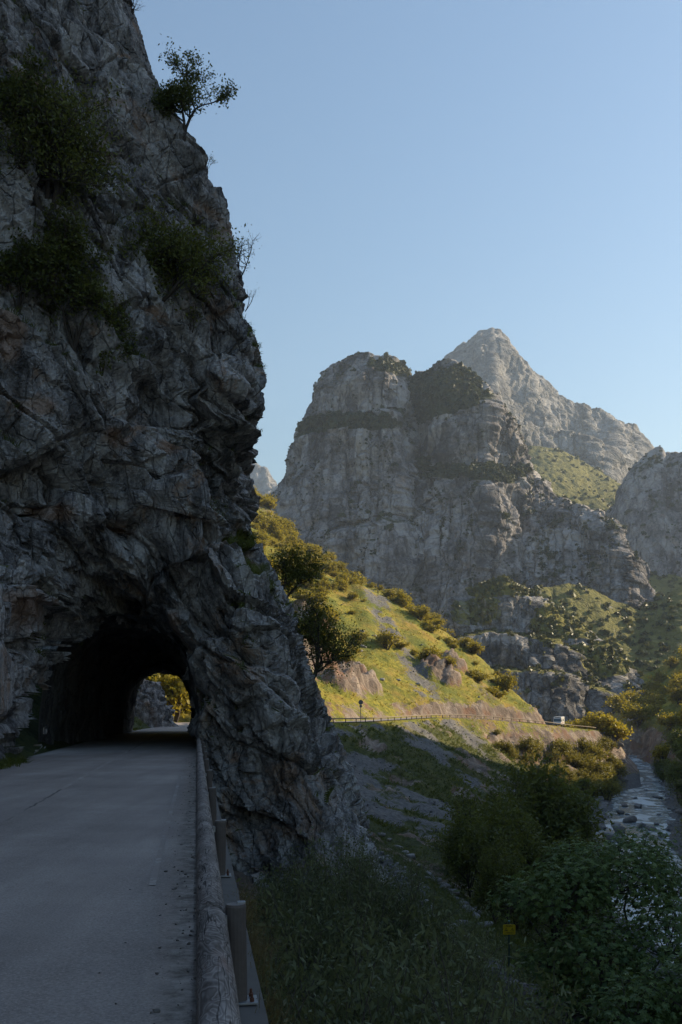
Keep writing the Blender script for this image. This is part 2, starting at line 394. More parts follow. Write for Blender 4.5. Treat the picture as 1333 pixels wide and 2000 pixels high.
    for (sx_, sy_, rx_, ry_) in ((12, 660, 42, 85), (262, 1035, 40, 26), (60, 800, 50, 30), (385, 1225, 14, 40), (20, 1190, 30, 60), (300, 880, 30, 22), (215, 860, 40, 30), (480, 1480, 22, 16), (60, 170, 40, 60), (110, 1000, 40, 30)):
        stain = np.maximum(stain, np.exp(-(((px-sx_)/rx_)**2+((py-sy_)/ry_)**2)))
    me = mesh_np('cliff', P2, grid_faces(nz, nu, keep), True, {'veg': veg, 'stain': stain})
    me.polygons.foreach_set('use_smooth', np.zeros(len(me.polygons), bool))
    o = ob('cliff', me, M_CLIFF)
    tag(o, 'dark grey limestone cliff pierced by the road tunnel', 'cliff', kind='structure')
    return P2, N2, keep, veg, front
CP, CN, CK, CVEG, CFRONT = build_cliff()
print('cliff', time.time()-T0)

def build_tunnel():
    ys = np.arange(41.2, 81.5, .22); a = np.linspace(-.12, 1.12, 120)
    th = a*math.pi
    r = np.ones_like(th)
    cl, sl = np.cos(th), np.sin(th)
    rad = (np.abs(cl)**2.5+np.maximum(sl, 0)**2.5)**(-1/2.5)
    k = sstep(42, 62, ys)[:, None]
    hw = 3.35*(1-k)+2.6*k; cl0 = -3.2*(1-k)-2.72*k; ht = 5.6*(1-k)+4.7*k
    V = np.zeros((len(ys), len(a), 3))
    V[..., 1] = ys[:, None]; V[..., 0] = cl0+hw*(rad*cl)[None]-.145*ys[:, None]; V[..., 2] = np.where(sl > 0, 1, 0)[None]*ht*(rad*np.maximum(sl, 0))[None]+np.where(sl > 0, 0, sl*3)[None]
    N = V-np.stack([cl0-.145*V[..., 1], V[..., 1], np.full(V.shape[:2], 1.2)], -1); N /= np.linalg.norm(N, axis=-1, keepdims=True)
    D = .05+.30*crag(V/1.5, 21)+.16*crag(V/.6, 22)+.08*crag(V/.25, 23)
    D *= sstep(41.2, 43, V[..., 1])*.9+.1
    V = V+N*D[..., None]
    me = mesh_np('tunnel_wall', V, grid_faces(len(ys), len(a)), True)
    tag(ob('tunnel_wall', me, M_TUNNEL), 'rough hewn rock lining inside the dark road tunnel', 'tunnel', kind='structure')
build_tunnel()

# ================================================================== VALLEY TERRAIN
ROADP = np.array([(3.6, -45, 0), (-2.75+.145*20, -20, 0), (-2.75, 0, 0), (-2.75-.145*20, 20, 0), (-2.75-.145*40, 40, 0), (-2.75-.145*60, 60, 0), (-2.75-.145*78, 78, 0), (-15.2, 92, 0), (-16.4, 104, 0), (-19.5, 118, 0), (-22.5, 132, 0), (-21.5, 148, 0), (-15, 166, -.1),
                  (-1.2, 185, -.3), (8.5, 206, -.05), (16, 226, .2), (21.5, 239, .3), (31, 252, .1), (46.3, 268, -1.0), (55.5, 279, -1.9), (65, 291, -2.9), (73, 301, -3.6), (79, 313, -4.4), (83, 330, -5)], float)
RIV = np.array([(30, -60), (31, 0), (32.5, 50), (34.5, 92), (36.5, 110), (41, 134), (47.5, 162), (59.5, 200), (71, 237), (82.5, 272), (90.5, 302), (97, 330), (104, 365), (113, 420), (126, 500)], float)
RZ = -20.0
def spline(P, n=12):
    out = []
    Pp = np.vstack([2*P[0]-P[1], P, 2*P[-1]-P[-2]])
    for i in range(1, len(Pp)-2):
        t = np.linspace(0, 1, n, endpoint=False)[:, None]
        p0, p1, p2, p3 = Pp[i-1:i+3]
        out.append(.5*(2*p1+(p2-p0)*t+(2*p0-5*p1+4*p2-p3)*t*t+(3*p1-p0-3*p2+p3)*t**3))
    return np.vstack(out+[P[-1:]])
ROADS = spline(ROADP, 8); RIVS = spline(RIV, 6)
def line_dist(X, Y, L):
    """signed distance (right positive), height and index along polyline"""
    best = np.full(X.shape, 1e9); sg = np.zeros(X.shape); z = np.zeros(X.shape); par = np.zeros(X.shape)
    for i in range(len(L)-1):
        a, b = L[i, :2], L[i+1, :2]; d = b-a; ll = d@d
        t = np.clip(((X-a[0])*d[0]+(Y-a[1])*d[1])/ll, 0, 1)
        dx = X-a[0]-t*d[0]; dy = Y-a[1]-t*d[1]; q = dx*dx+dy*dy
        m = q < best
        best = np.where(m, q, best); sg = np.where(m, np.sign(dx*d[1]-dy*d[0]), sg); par = np.where(m, i+t, par)
        if L.shape[1] > 2: z = np.where(m, L[i, 2]*(1-t)+L[i+1, 2]*t, z)
    return np.sqrt(best)*np.where(sg == 0, 1, sg), z, par
def smin(a, b, k): h = np.clip(.5+.5*(b-a)/k, 0, 1); return b*(1-h)+a*h-k*h*(1-h)
def smax(a, b, k): return -smin(-a, -b, k)
RIDGE = np.array([(60, 285), (54, 298), (28.6, 340), (6.3, 366), (-28, 400), (-80, 440)], float)
FRP = np.array([(117, 396, -1.8), (120, 408, -.4), (123.5, 425, 1.2), (128, 452, 3.6), (131, 476, 6.5), (129, 500, 8.5)], float)
def terrain(X, Y):
    X = np.asarray(X, float); Y = np.asarray(Y, float)
    d, zr, par = line_dist(X, Y, ROADS)
    dr, _, _ = line_dist(X, Y, RIVS)
    rd, _, _ = line_dist(X, Y, RIDGE)
    p3 = np.stack([X, Y, X*0], -1)
    nlo = fbm(p3*.018, 4, 101); nmid = fbm(p3*.07, 4, 111)
    leg2 = sstep(232, 256, Y+.25*(X-20))*sstep(0, 8, X+.0*Y)
    # uphill
    du = np.maximum(-d-3.3, 0)
    cut = 2.6*sstep(0, 1.6+1.2*(nmid+.5), du)*sstep(150, 180, Y)*(.35+.65*leg2)
    slope = .64+.10*nlo
    up = zr-.06+cut+slope*du+1.8*nmid*sstep(2, 14, du)+5*np.maximum(nlo, 0)*sstep(10, 40, du)
    backs = 1.0*np.maximum(rd, 0)
    up = smin(up, up-backs+0, 1.0) if False else up-backs
    # downhill
    dd = np.maximum(d-3.25, 0)
    near = 1-sstep(95, 140, Y)
    zb = -7.6-.008*(Y-34)                                           # bench with the footpath
    wallk = (d > 2.35) & (Y > -14) & (Y < 41)                        # the road stands on a retaining wall here
    nearz = np.where(wallk, zr-.12-4.3*sstep(2.35, 2.68, d)-.42*dd, zr-4.4*sstep(0, .3, dd)-.42*dd)
    nearz = smax(nearz, zb-.6*np.maximum(dd-11.5, 0)+.05*np.minimum(dd-9, 0)*0, 1.2)
    rocky = 1.05+.35*nmid
    farz = zr-.05-(.60*(1-leg2)+rocky*leg2)*dd
    down = zr*0+near*nearz+(1-near)*farz
    down += nmid*sstep(2, 10, dd)*(.35+.65*sstep(50, 100, Y)+1.2*leg2)
    z = np.where(d < 0, up, down)
    z = np.where(wallk, down, np.where(np.abs(d) < 3.3, zr-.12, z))
    # river valley floor, rising upstream
    RZu = RZ+.07*np.maximum(Y-310, 0)
    bank = RZu-.9+.30*np.maximum(np.abs(dr)-6.0, 0)+.9*sstep(4.4, 7, np.abs(dr))+.5*nmid
    z = np.where(dr < 0, smax(z, bank, 2.0), z)
    # right-hand valley side
    stp = np.interp(Y, [-60, 120, 150, 190, 230, 300, 420, 600], [1.55, 1.55, 1.55, 1.3, .8, .66, .62, .6])
    wq = .94*Y-.342*X
    cap = np.interp(wq, [-300, -60, -20, 70, 95, 150, 165, 194, 208, 225, 300, 500], [55, 60, 98, 98, 66, 62, 76, 78, 46, 40, 34, 40])
    rs = np.maximum(dr-7.0, 0)
    rh = RZu-1.3+(7.5*sstep(7, 12, dr)*sstep(195, 235, Y)+1.2*sstep(5.0, 7, dr)+stp*rs+1.3*np.maximum(rs-24, 0)*sstep(0, 60, 225-wq))*(1+.15*nlo)+2.2*nmid*sstep(0, 10, rs)
    rh = smin(rh, cap*(1+.18*nlo)+4*nmid, 14)
    z = np.where(dr >= 0, smax(rh, bank, 1.0), z)
    fd_, fz_, _ = line_dist(X, Y, FRP)
    bench = fz_-.25-1.1*np.maximum(np.abs(fd_)-4.0, 0)
    z = np.where((Y > 380), smax(z, bench, .6), z)
    z = np.where((np.abs(fd_) < 4.0) & (Y > 380), np.minimum(z, fz_-.2), z)
    return z, d, dr, rd, leg2, nmid, nlo
def tz(x, y): return float(terrain(np.array([x]), np.array([y]))[0][0])

M_TERR = None
def terrain_mat():
    m = NM('valley_ground'); v = m.map()
    vr = m.map((.35, .35, .12), (.3, .5, 0))
    # rock
    n2 = m.noise(vr, 1.2, 8, .68, .6); n1 = m.noise(v, .12, 5, .6)
    rock = m.ramp(m.math('ADD', m.math('MULTIPLY', n2, .75), m.math('MULTIPLY', n1, .25)), [(.36, (.085, .065, .052)), (.50, (.215, .165, .13)), (.64, (.40, .335, .28))])
    rock = m.mix(m.ramp(m.noise(v, .16, 4, .6), [(.52, 0), (.62, .75)]), rock, (.21, .11, .065))
    # grass
    g1 = m.noise(v, .9, 7, .72); g2 = m.noise(v, .13, 5, .6)
    grass = m.ramp(g1, [(.30, (.07, .075, .012)), (.48, (.22, .21, .024)), (.66, (.40, .32, .045))])
    grass = m.mix(m.ramp(g2, [(.46, 0), (.66, .7)]), grass, (.34, .21, .05)); grass = m.mix(m.ramp(m.noise(v, .09, 5, .65), [(.46, 0), (.60, .8)]), grass, m.mix(g1, (.05, .075, .012), (.16, .19, .03)))
    # scree
    sv = m.voro(v, 2.2, 'F1', 1, 'Color'); sc = m.mix(m.noise(v, .3, 5, .6), (.10, .093, .088), (.21, .20, .19))
    sc = m.mix(.5, sc, m.ramp(sv, [(0, (.07, .068, .066)), (1, (.25, .24, .23))]))
    nz = m.math('MULTIPLY', m.math('SUBTRACT', m.noise(v, 1.1, 8, .78), .5), 2.2)
    grass = m.mix(m.attr('lush_shade'), grass, m.ramp(g1, [(.32, (.018, .026, .008)), (.5, (.05, .062, .015)), (.7, (.10, .10, .028))]))  # greener moist grass, with the shade of these banks also painted into its colour
    c = m.mix(m.ramp(m.math('ADD', m.attr('rock'), nz), [(.42, 0), (.55, 1)]), grass, rock)
    c = m.mix(m.ramp(m.math('ADD', m.attr('scree'), nz), [(.42, 0), (.55, 1)]), c, sc)
    h = m.math('ADD', m.math('MULTIPLY', n2, .8), m.math('MULTIPLY', g1, .6)); h = m.math('ADD', h, m.math('MULTIPLY', m.voro(v, 2.2), .25))
    return m.done(c, m.bump(h, .9, .5), .95)
M_TERR = terrain_mat()
def build_terrain():
    ys = [-28.0]
    while ys[-1] < 520: ys.append(ys[-1]+.0062*math.hypot(ys[-1], 26))
    ys = np.array(ys)
    us = np.concatenate([np.linspace(-.75, -.2, 45, endpoint=False), np.linspace(-.2, .37, 270, endpoint=False), np.linspace(.37, 1.0, 60, endpoint=False), np.linspace(1.0, 4.5, 40)])
    Wd = np.sqrt(ys**2+26**2)
    X = us[None, :]*Wd[:, None]; Y = np.broadcast_to(ys[:, None], X.shape).copy()
    Z, d, dr, rd, leg2, nmid, nlo = terrain(X, Y)
    V = np.stack([X, Y, Z], -1)
    N = grid_normals(V); N *= np.sign(N[..., 2:3]+1e-9)
    st = 1-N[..., 2]
    off = sstep(3.3, 4.6, np.abs(d))*sstep(2, 7, np.abs(dr))
    # masks
    px = CX+X/np.maximum(Y, 3)*FPX; py = HY-(Z-EYE)/np.maximum(Y, 3)*FPX
    n3 = fbm(V*.045, 4, 131); n4 = fbm(V*.15, 3, 141)
    rock = sstep(.32, .48, st)+.45*sstep(.16, .34, n3)
    rock = np.maximum(rock, leg2*sstep(0, .5, (d > 3.3)*1.0)*(.45+.6*n4+.3*(Z < -4)))
    rock = np.maximum(rock, ((d < -3.4) & (d > -7.5))*sstep(170, 190, Y)*(.50+.7*n4))
    # outcrops on the sunny slope
    for (ox, oy, rx, ry) in ((-3, 226, 10, 13), (4, 238, 6, 9), (27, 275, 7, 6), (-8, 270, 6, 8), (33, 290, 5, 5)):
        e = np.exp(-(((X-ox)/rx)**2+((Y-oy)/ry)**2))
        rock = np.maximum(rock, 1.1*sstep(.25, .7, e+.35*n4))
        V[..., 2] += 3.0*sstep(.35, .75, e+.35*n4)*(d < -5)
    scree = ((d > 4) & (Y > 120) & (Y < 262))*(1-leg2)*sstep(-.12, .22, n3+.45*n4+.12*np.sin(X*.35+Y*.1))*.9
    rubble = ((d > 4) & (Y > 110) & (Y < 262))*(1-leg2)*sstep(-.1, .25, fbm(V*.09+7, 3, 151)); rock = np.maximum(rock, .8*rubble)
    ch = np.exp(-((X-(23-.17*(Y-245)+1.6*np.sin(Y*.1)))/5.0)**2)*(d < -4)*sstep(243, 255, Y)*(1-sstep(318, 345, Y))
    scree = np.maximum(scree, ch*.85*sstep(-.35, .1, n4+.5*fbm(V*.3, 3, 161)))
    scree = np.maximum(scree, sstep(12, 6, np.abs(dr))*.9*(Z < RZ+3.5))
    rock = np.where((dr > 12) & (Y > 215), rock*.45, rock)
    pathd = np.abs(d-13.5-1.2*np.sin(Y*.12)); scree = np.maximum(scree, np.exp(-(pathd/1.3)**2)*(1-sstep(95, 130, Y))*.8)
    rock = np.maximum(rock, ((d > 3.1) & (d < 6.5) & (Y < 42))*.9)
    rock *= (1-np.clip(scree, 0, 1)); 
    rk = np.clip(rock, 0, 1)*off
    wob = np.stack([fbm(V*.1, 2, 31), fbm(V*.1, 2, 32), fbm(V*.1, 2, 33)], -1)*2.5
    S = V+wob; ca, sa = math.cos(R(60)), math.sin(R(60))
    S = np.stack([S[..., 0]*ca-S[..., 2]*sa, S[..., 1], S[..., 0]*sa+S[..., 2]*ca], -1)
    f1 = crag(S/np.array([6, 5, 2.6]), 41)*.55+facets(S/np.array([8, 6, 3.2]), 46, .6)[0]*.5; f2 = crag(S/np.array([2.0, 1.8, .9]), 42)*.8
    lump = facets(V/1.3, 44, .7)[0]+2.4*crag(V/5.0, 47)+1.2*crag(V/2.2, 48)
    big = .5+.5*sstep(60, 160, Y)
    rk = np.where((d > 3) & (d < 9) & (Y < 46), rk*.3, rk)
    D = rk*(f1*2.2*big+f2*1.3*big+.45*big*crag(S/np.array([.9, .9, .45]), 52))*np.minimum(.45+.55*sstep(4, 9, np.abs(d)), 1)+off*(1-rk)*(.10+.12*big)*fbm(V*.6, 4, 45)*2+off*np.clip(scree, 0, 1)*lump*.34+off*(1-leg2)*((d > 4) & (Y > 60))*.35*crag(V/3.2, 49)
    V = V+N*D[..., None]
    hid = (np.abs(d) < 3.3) & ~((d > 2.35) & (Y > -14) & (Y < 41))
    V[..., 2] = np.where(hid, np.minimum(V[..., 2], terrain_road_z(X, Y)-.1), V[..., 2])
    o = ob('valley_ground', mesh_np('valley_ground', V, grid_faces(*X.shape), True, {'rock': np.clip(rock, 0, 1), 'scree': np.clip(scree, 0, 1), 'lush_shade': np.maximum(np.maximum(1-sstep(120, 180, Y), .85*sstep(4, 7, d)*(1-leg2)*(Y < 265)), .9*sstep(3, 10, dr)*(1-sstep(330, 420, Y)))}), M_TERR)  # mask of lush growth also darkens the grass where the ground lies in shade
    tag(o, 'grassy and rocky valley sides falling to the river bed', 'ground', kind='structure')
    return V, N, rock, scree, d, dr, leg2
def terrain_road_z(X, Y): return line_dist(X, Y, ROADS)[1]
TV, TN, TROCK, TSCREE, TD, TDR, TLEG = build_terrain()
print('terrain', time.time()-T0)

# ================================================================== MOUNTAINS
def loft_mountain(name, crest, basef, label, mat, cols, rows, ledges=(), vegpoly=None, flute=1.0, amp=1.0, seed=1, gpow=1.0, back=True, vegbase=0., vegn=.25, bigs=60., jag=1.0):
    """crest: (px, py, Y) of the skyline; basef: (px, z, Y) of the foot"""
    pxs = np.linspace(crest[0][0], crest[-1][0], cols)
    cy = interp(pxs, crest, 1); cY = interp(pxs, crest, 2)
    bz = interp(pxs, basef, 1); bY = interp(pxs, basef, 2)
    l1 = lambda k, q: crag(np.stack([pxs/k, pxs*0+.3, pxs*0+seed], -1), seed+q)
    cy = cy+jag*(4.5*l1(17., 31)+2.6*l1(7., 32)+1.4*l1(3., 33))
    cz = EYE-(cy-HY)/FPX*cY
    t = np.linspace(0, 1, rows)
    g = t[:, None]**gpow+0*pxs[None]
    veg = np.zeros((rows, cols))
    Zt = bz[None]+(cz-bz)[None]*t[:, None]
    for (poly, dy, vv) in ledges:               # poly in px,py ; dy = terrace depth in metres
        p = np.array(poly, float); m = (pxs > p[0, 0]) & (pxs < p[-1, 0])
        lpy = np.interp(pxs, p[:, 0], p[:, 1]); tl = ((HY-lpy)/FPX*(.5*(cY+bY))+EYE-bz)/np.maximum(cz-bz, 1)
        fade = sstep(0, 30, pxs-p[0, 0])*sstep(0, 30, p[-1, 0]-pxs)*m
        wob = .05*fbm(np.stack([pxs*.012, pxs*0, pxs*0+seed], -1), 4, seed)
        s = sstep(-.012, .018, t[:, None]-(tl+wob)[None])
        g = g+s*(dy*fade/np.maximum(cY-bY, 1))[None]
        veg = np.maximum(veg, vv*.8*fade[None]*np.exp(-((t[:, None]-(tl+wob)[None]-.004)/.02)**2))
    g = g/np.maximum(g[-1:], 1e-6)
    Y = bY[None]+(cY-bY)[None]*g
    X = (pxs-CX)[None]/FPX*Y
    V = np.stack([X, Y, Zt], -1)
    if back:
        tb = np.linspace(0, 1, 26)[1:, None]
        Yb = cY[None]+tb*180; Zb = cz[None]*(1-tb)+(-30)*tb; Xb = (pxs-CX)[None]/FPX*cY[None]+0*tb
        V = np.concatenate([V, np.stack([Xb, Yb, Zb], -1)], 0); veg = np.concatenate([veg, np.zeros(Zb.shape)], 0)
    N = grid_normals(V); N = N*np.sign(-N[rows//2, cols//2, 1])
    px = CX+V[..., 0]/V[..., 1]*FPX; py = HY-(V[..., 2]-EYE)/V[..., 1]*FPX
    s = bigs
    wsc = np.array([s, s, s*3.0]); wob = np.stack([fbm(V/wsc, 2, seed+1), fbm(V/wsc, 2, seed+2), fbm(V/wsc, 2, seed+3)], -1)*.16*s
    Q = V+wob; Q[..., 1] *= .22                             # gullies and flutes run up the face
    edge = np.ones((V.shape[0], 1)); edge[:rows, 0] = 1-.85*sstep(.86, 1, t); edge[rows:, 0] = (.15+.85*sstep(0, .3, np.linspace(0, 1, V.shape[0]-rows))) if back else 1
    D = amp*s*(.26*ridged(Q/np.array([s, s, s*2.6]), 4, seed+5)+.17*crag(Q/np.array([s*.5, s*.5, s*2.2]), seed+15))*edge
    D += amp*s*(.085*crag(Q/np.array([s*.2, s*.2, s*.75]), seed+16)+.03*facets(Q/np.array([s*.13, s*.13, s*.5]), seed+7, .9)[0])*(.35+.65*edge)
    D += amp*s*(.026*crag(Q/np.array([s*.085, s*.085, s*.33]), seed+17)+.022*crag(Q/np.array([s*.06, s*.06, s*.11]), seed+19)+.022*crag(Q/np.array([s*.04, s*.04, s*.055]), seed+18)+.018*facets(Q/np.array([s*.06, s*.06, s*.09]), seed+9, 1.)[0])
    D += flute*amp*s*.055*ridged(Q/np.array([s*.14, s*.14, s*1.1]), 3, seed+8)*(.5+.5*edge)
    V2 = V+N*np.array([1, 1, .25])*D[..., None]
    N2 = grid_normals(V2); N2 *= np.sign(N2[rows//2, cols//2, 1])*-1
    lev = sstep(.35, .75, N2[..., 2])
    vn = fbm(V/(s*.35), 4, seed+21)
    veg = np.maximum(veg, lev*.42)+vegbase+vegn*vn
    if vegpoly:
        for (x0, y0, rx, ry, vv) in vegpoly:
            e = ((px-x0)/rx)**2+((py-y0)/ry)**2
            veg = np.maximum(veg, vv*(1-sstep(.75, 1.25, e+.8*vn)))
    o = ob(name, mesh_np(name, V2, grid_faces(*V.shape[:2]), False, {'veg': np.clip(veg, 0, 1)}), mat)
    tag(o, label, 'mountain', kind='structure')
    return V2, N2, np.clip(veg, 0, 1)
K = 1.22
M1_crest = [(440, 1075, 880), (500, 1010, 860), (527, 968, 850), (558, 935, 840), (570, 890, 835), (604, 830, 820), (610, 790, 815), (640, 728, 810), (652, 716, 808), (690, 700, 800), (735, 692, 795), (765, 700, 800), (785, 720, 830), (800, 731, 835), (850, 726, 835), (862, 706, 815), (880, 703, 805), (915, 722, 790), (945, 755, 780),
            (975, 800, 790), (990, 835, 800), (1005, 880, 800), (1030, 915, 790), (1060, 945, 770), (1090, 972, 750), (1120, 985, 735), (1170, 998, 720), (1195, 1015, 710), (1215, 1060, 700), (1228, 1120, 690), (1236, 1200, 680), (1250, 1300, 670), (1270, 1380, 660)]
M1_base = [(440, -5, 700), (600, -5, 690), (800, -5, 660), (940, -5, 640), (1000, -5, 625), (1120, -5, 610), (1270, -5, 600)]
m1 = loft_mountain('mountain', M1_crest, M1_base, 'grey limestone mountain wall with dark wooded ledges and a notched top', M_MTN, 620, 430,
    ledges=[([(585, 850), (680, 815), (760, 790), (810, 812)], 14, .85), ([(800, 935), (870, 925), (940, 905), (1000, 935)], 14, .9), ([(660, 1055), (720, 1045), (800, 1020), (880, 985)], 8, .5)],
    vegpoly=[(855, 778, 85, 52, 1.0), (760, 725, 40, 20, .7), (905, 745, 40, 30, .7), (680, 838, 90, 16, .8), (860, 925, 70, 12, .9), (960, 930, 50, 16, .7)],
    seed=200, gpow=1.1, vegn=.5, vegbase=-.06, bigs=64, amp=1.15, flute=1.6)
M2_crest = [(780, 800, 1800), (850, 730, 1780), (876, 697, 1770), (905, 668, 1750), (925, 655, 1740), (945, 646, 1740), (962, 643, 1740), (983, 652, 1740), (1000, 678, 1740), (1012, 690, 1740), (1040, 722, 1720), (1062, 738, 1710), (1085, 768, 1700), (1105, 782, 1690), (1150, 794, 1680), (1190, 806, 1680), (1222, 826, 1680), (1245, 832, 1690), (1260, 858, 1700), (1275, 890, 1720), (1320, 930, 1750), (1380, 960, 1780)]
m2 = loft_mountain('mountain', M2_crest, [(780, 150, 1250), (1000, 150, 1230), (1380, 150, 1250)], 'pale hazy pyramid peak rising highest behind the wall', M_PEAK, 380, 260,
    ledges=[([(960, 860), (1030, 850), (1110, 850), (1200, 900)], 120, .6)], vegpoly=[(1040, 860, 70, 22, .4)], seed=300, gpow=1.3, vegn=.2, vegbase=-.12, amp=.75, bigs=130)
M3_crest = [(1170, 1010, 1010), (1205, 985, 1000), (1225, 930, 985), (1240, 908, 975), (1262, 890, 970), (1280, 872, 965), (1290, 868, 965), (1300, 882, 965), (1333, 884, 960), (1380, 860, 960), (1450, 830, 960), (1560, 800, 960)]
m3 = loft_mountain('mountain', M3_crest, [(1170, 60, 850), (1560, 60, 830)], 'rounded rock knoll with a small cairn-like top above grassy slopes', M_MTN, 200, 140, seed=400, gpow=1.2, vegn=.3, vegbase=.05, bigs=50, amp=.6)
m6 = loft_mountain('mountain', [(440, 880, 2700), (500, 905, 2700), (518, 912, 2700), (526, 935, 2680), (535, 945, 2650), (556, 948, 2650), (600, 960, 2650), (700, 990, 2650)], [(440, 200, 2400), (700, 200, 2400)], 'far pale jagged summit glimpsed beside the cliff nose', M_PEAK, 80, 60, seed=480, bigs=150)
# grassy apron between the walls
M4_crest = [(960, 905, 1250), (1040, 870, 1240), (1100, 880, 1230), (1180, 925, 1200), (1240, 965, 1150), (1333, 1010, 1100), (1420, 1040, 1050), (1700, 1000, 1000)]
M_APRON = rock_mat('apron_grass', 14.0, (.09, .085, .082), (.19, .18, .172), (.32, .305, .29), contrast=1.4, warm=(.28, .22, .17), warm_amt=.68, veg=((.08, .085, .022), (.26, .23, .055)), bumpd=.05, tilt=.15)
m4 = loft_mountain('hillside', M4_crest, [(960, -8, 560), (1240, -8, 560), (1333, -6, 570), (1700, 20, 560)], 'grass and scree hillside climbing below the far peak', M_APRON, 300, 240, seed=500, gpow=.95, jag=.4, amp=.75, flute=.3, vegbase=.62, vegn=.8, bigs=70)
M5_crest = [(700, 1330, 520), (780, 1260, 520), (850, 1207, 520), (875, 1180, 522), (905, 1160, 525), (940, 1142, 530), (985, 1130, 532), (1030, 1150, 530), (1080, 1180, 525), (1130, 1215, 520), (1165, 1255, 512), (1195, 1300, 505), (1225, 1345, 500), (1260, 1395, 495)]
M_FOOT = rock_mat('foothill_rock', 9.0, (.07, .066, .065), (.19, .18, .172), (.36, .34, .325), contrast=1.5, warm=(.30, .22, .16), warm_amt=.64, veg=((.07, .075, .018), (.28, .245, .05)), bumpd=.05, tilt=.15)
m5 = loft_mountain('hill', M5_crest, [(700, -14, 450), (900, -14, 438), (1100, -14, 430), (1260, -14, 430)], 'rocky grass topped hill at the foot of the mountain wall', M_FOOT, 360, 230,
    ledges=[([(860, 1260), (960, 1230), (1060, 1250), (1130, 1290)], 14, .7), ([(860, 1330), (980, 1310), (1100, 1330), (1180, 1370)], 14, .7)], vegpoly=[(990, 1150, 90, 22, .8), (1090, 1220, 60, 40, .7), (930, 1200, 50, 30, .55), (1150, 1300, 40, 40, .7)], seed=600, gpow=1.0, vegn=.7, vegbase=.16, bigs=42)
m7 = loft_mountain('hillside', [(1000, 1215, 610), (1050, 1150, 620), (1110, 1140, 630), (1160, 1150, 640), (1200, 1175, 640), (1250, 1185, 650), (1300, 1165, 660), (1340, 1140, 670), (1420, 1090, 690), (1560, 1040, 700)], [(1000, -4, 520), (1150, -2, 500), (1300, 4, 490), (1560, 10, 480)],
    'softly lit green slope spilling into the far valley', M_APRON, 260, 190, seed=560, gpow=.95, jag=.4, amp=.5, flute=.15, vegbase=.6, vegn=.7, bigs=55)
print('mountains', time.time()-T0)

# ================================================================== HAZE
mb = MB(); zl, zh = -26.0, 720.0
mb.box((0, 1400, (zl+zh)/2), (5200, 3400, zh-zl))
hm = bpy.data.materials.new('haze_air'); hm.use_nodes = True; ht = hm.node_tree
ht.nodes.remove(ht.nodes['Principled BSDF'])
pv = ht.nodes.new('ShaderNodeVolumePrincipled'); pv.inputs['Color'].default_value = (.68, .82, 1.0, 1); pv.inputs['Density'].default_value = .00013; pv.inputs['Anisotropy'].default_value = .25
ht.links.new(pv.outputs[0], ht.nodes['Material Output'].inputs['Volume'])
tag(mb.build('haze', hm), 'thin pale blue summer haze filling the valley', 'haze', kind='stuff')
#@@OBJECTS
# ================================================================== ROAD
def asphalt_mat():
    m = NM('asphalt'); v = m.map(); vl = m.map((1, .10, 1), (0, 0, -.144))
    n1 = m.noise(v, .35, 6, .65); n2 = m.noise(v, 55, 4, .8); n3 = m.noise(v, 5, 8, .78); n4 = m.noise(vl, 1.2, 6, .65)
    c = m.ramp(m.math('ADD', m.math('MULTIPLY', n1, .55), m.math('MULTIPLY', n4, .45)), [(.36, (.24, .205, .185)), (.50, (.33, .285, .26)), (.64, (.44, .385, .35))])
    c = m.mix(m.ramp(n2, [(.38, .5), (.50, 0)]), c, (.12, .105, .098)); c = m.mix(m.ramp(n2, [(.54, 0), (.66, .6)]), c, (.52, .465, .425))
    c = m.mix(m.ramp(n3, [(.56, 0), (.68, .35)]), c, (.37, .345, .32)); c = m.mix(m.ramp(n3, [(.30, .4), (.42, 0)]), c, (.12, .115, .11))
    l = m.attr('lat')
    gr = m.math('ADD', m.ramp(l, [(.0, 0), (1.0, 1)]), m.math('MULTIPLY', m.math('SUBTRACT', m.noise(v, 3.0, 6, .75), .5), .9))
    c = m.mix(m.ramp(gr, [(.40, 0), (.70, .85)]), c, m.mix(m.ramp(n3, [(.4, 0), (.6, 1)]), (.10, .09, .08), (.36, .335, .31)))
    ck = m.attr('crack')
    wv = m.math('ADD', ck, m.math('MULTIPLY', m.math('SUBTRACT', m.noise(v, 2.2, 6, .7), .5), .22))
    ckm = m.ramp(m.math('ABSOLUTE', wv), [(.0, .95), (.03, 0)])
    c = m.mix(m.math('MULTIPLY', ckm, m.ramp(m.noise(v, .35, 2, .5), [(.38, 0), (.46, 1)])), c, (.02, .02, .02))
    h = m.math('ADD', m.math('MULTIPLY', n2, .5), m.math('MULTIPLY', n3, .8))
    return m.done(c, m.bump(h, .5, .012), .78)
M_ASPH = asphalt_mat()
def ribbon(L, lats, zo=0.0, step=None):
    d = np.gradient(L[:, :2], axis=0); d /= np.linalg.norm(d, axis=1, keepdims=True)
    nrm = np.stack([d[:, 1], -d[:, 0]], -1)
    lats = np.asarray(lats)
    V = np.zeros((len(L), len(lats), 3))
    V[..., :2] = L[:, None, :2]+nrm[:, None]*lats[None, :, None]; V[..., 2] = L[:, 2:3]+zo
    return V
RD = spline(ROADP, 40)
lats = np.array([-3.05, -2.6, -2.0, -1.2, -.6, -.2, .1, .4, 1.0, 1.6, 2.1, 2.4, 2.6, 2.74])
V = ribbon(RD, lats); V[..., 2] += .02*fbm(V*.25, 3, 700)+.03*(1-(lats/3)**2)[None]
lw = np.broadcast_to(np.maximum(.85*sstep(2.25, 2.74, lats), .8*sstep(-2.5, -3.05, lats))[None], V.shape[:2])
ck = np.broadcast_to((lats-.09)[None], V.shape[:2])
road = ob('road', mesh_np('road', V, grid_faces(*V.shape[:2]), True, {'lat': lw, 'crack': ck}), M_ASPH)
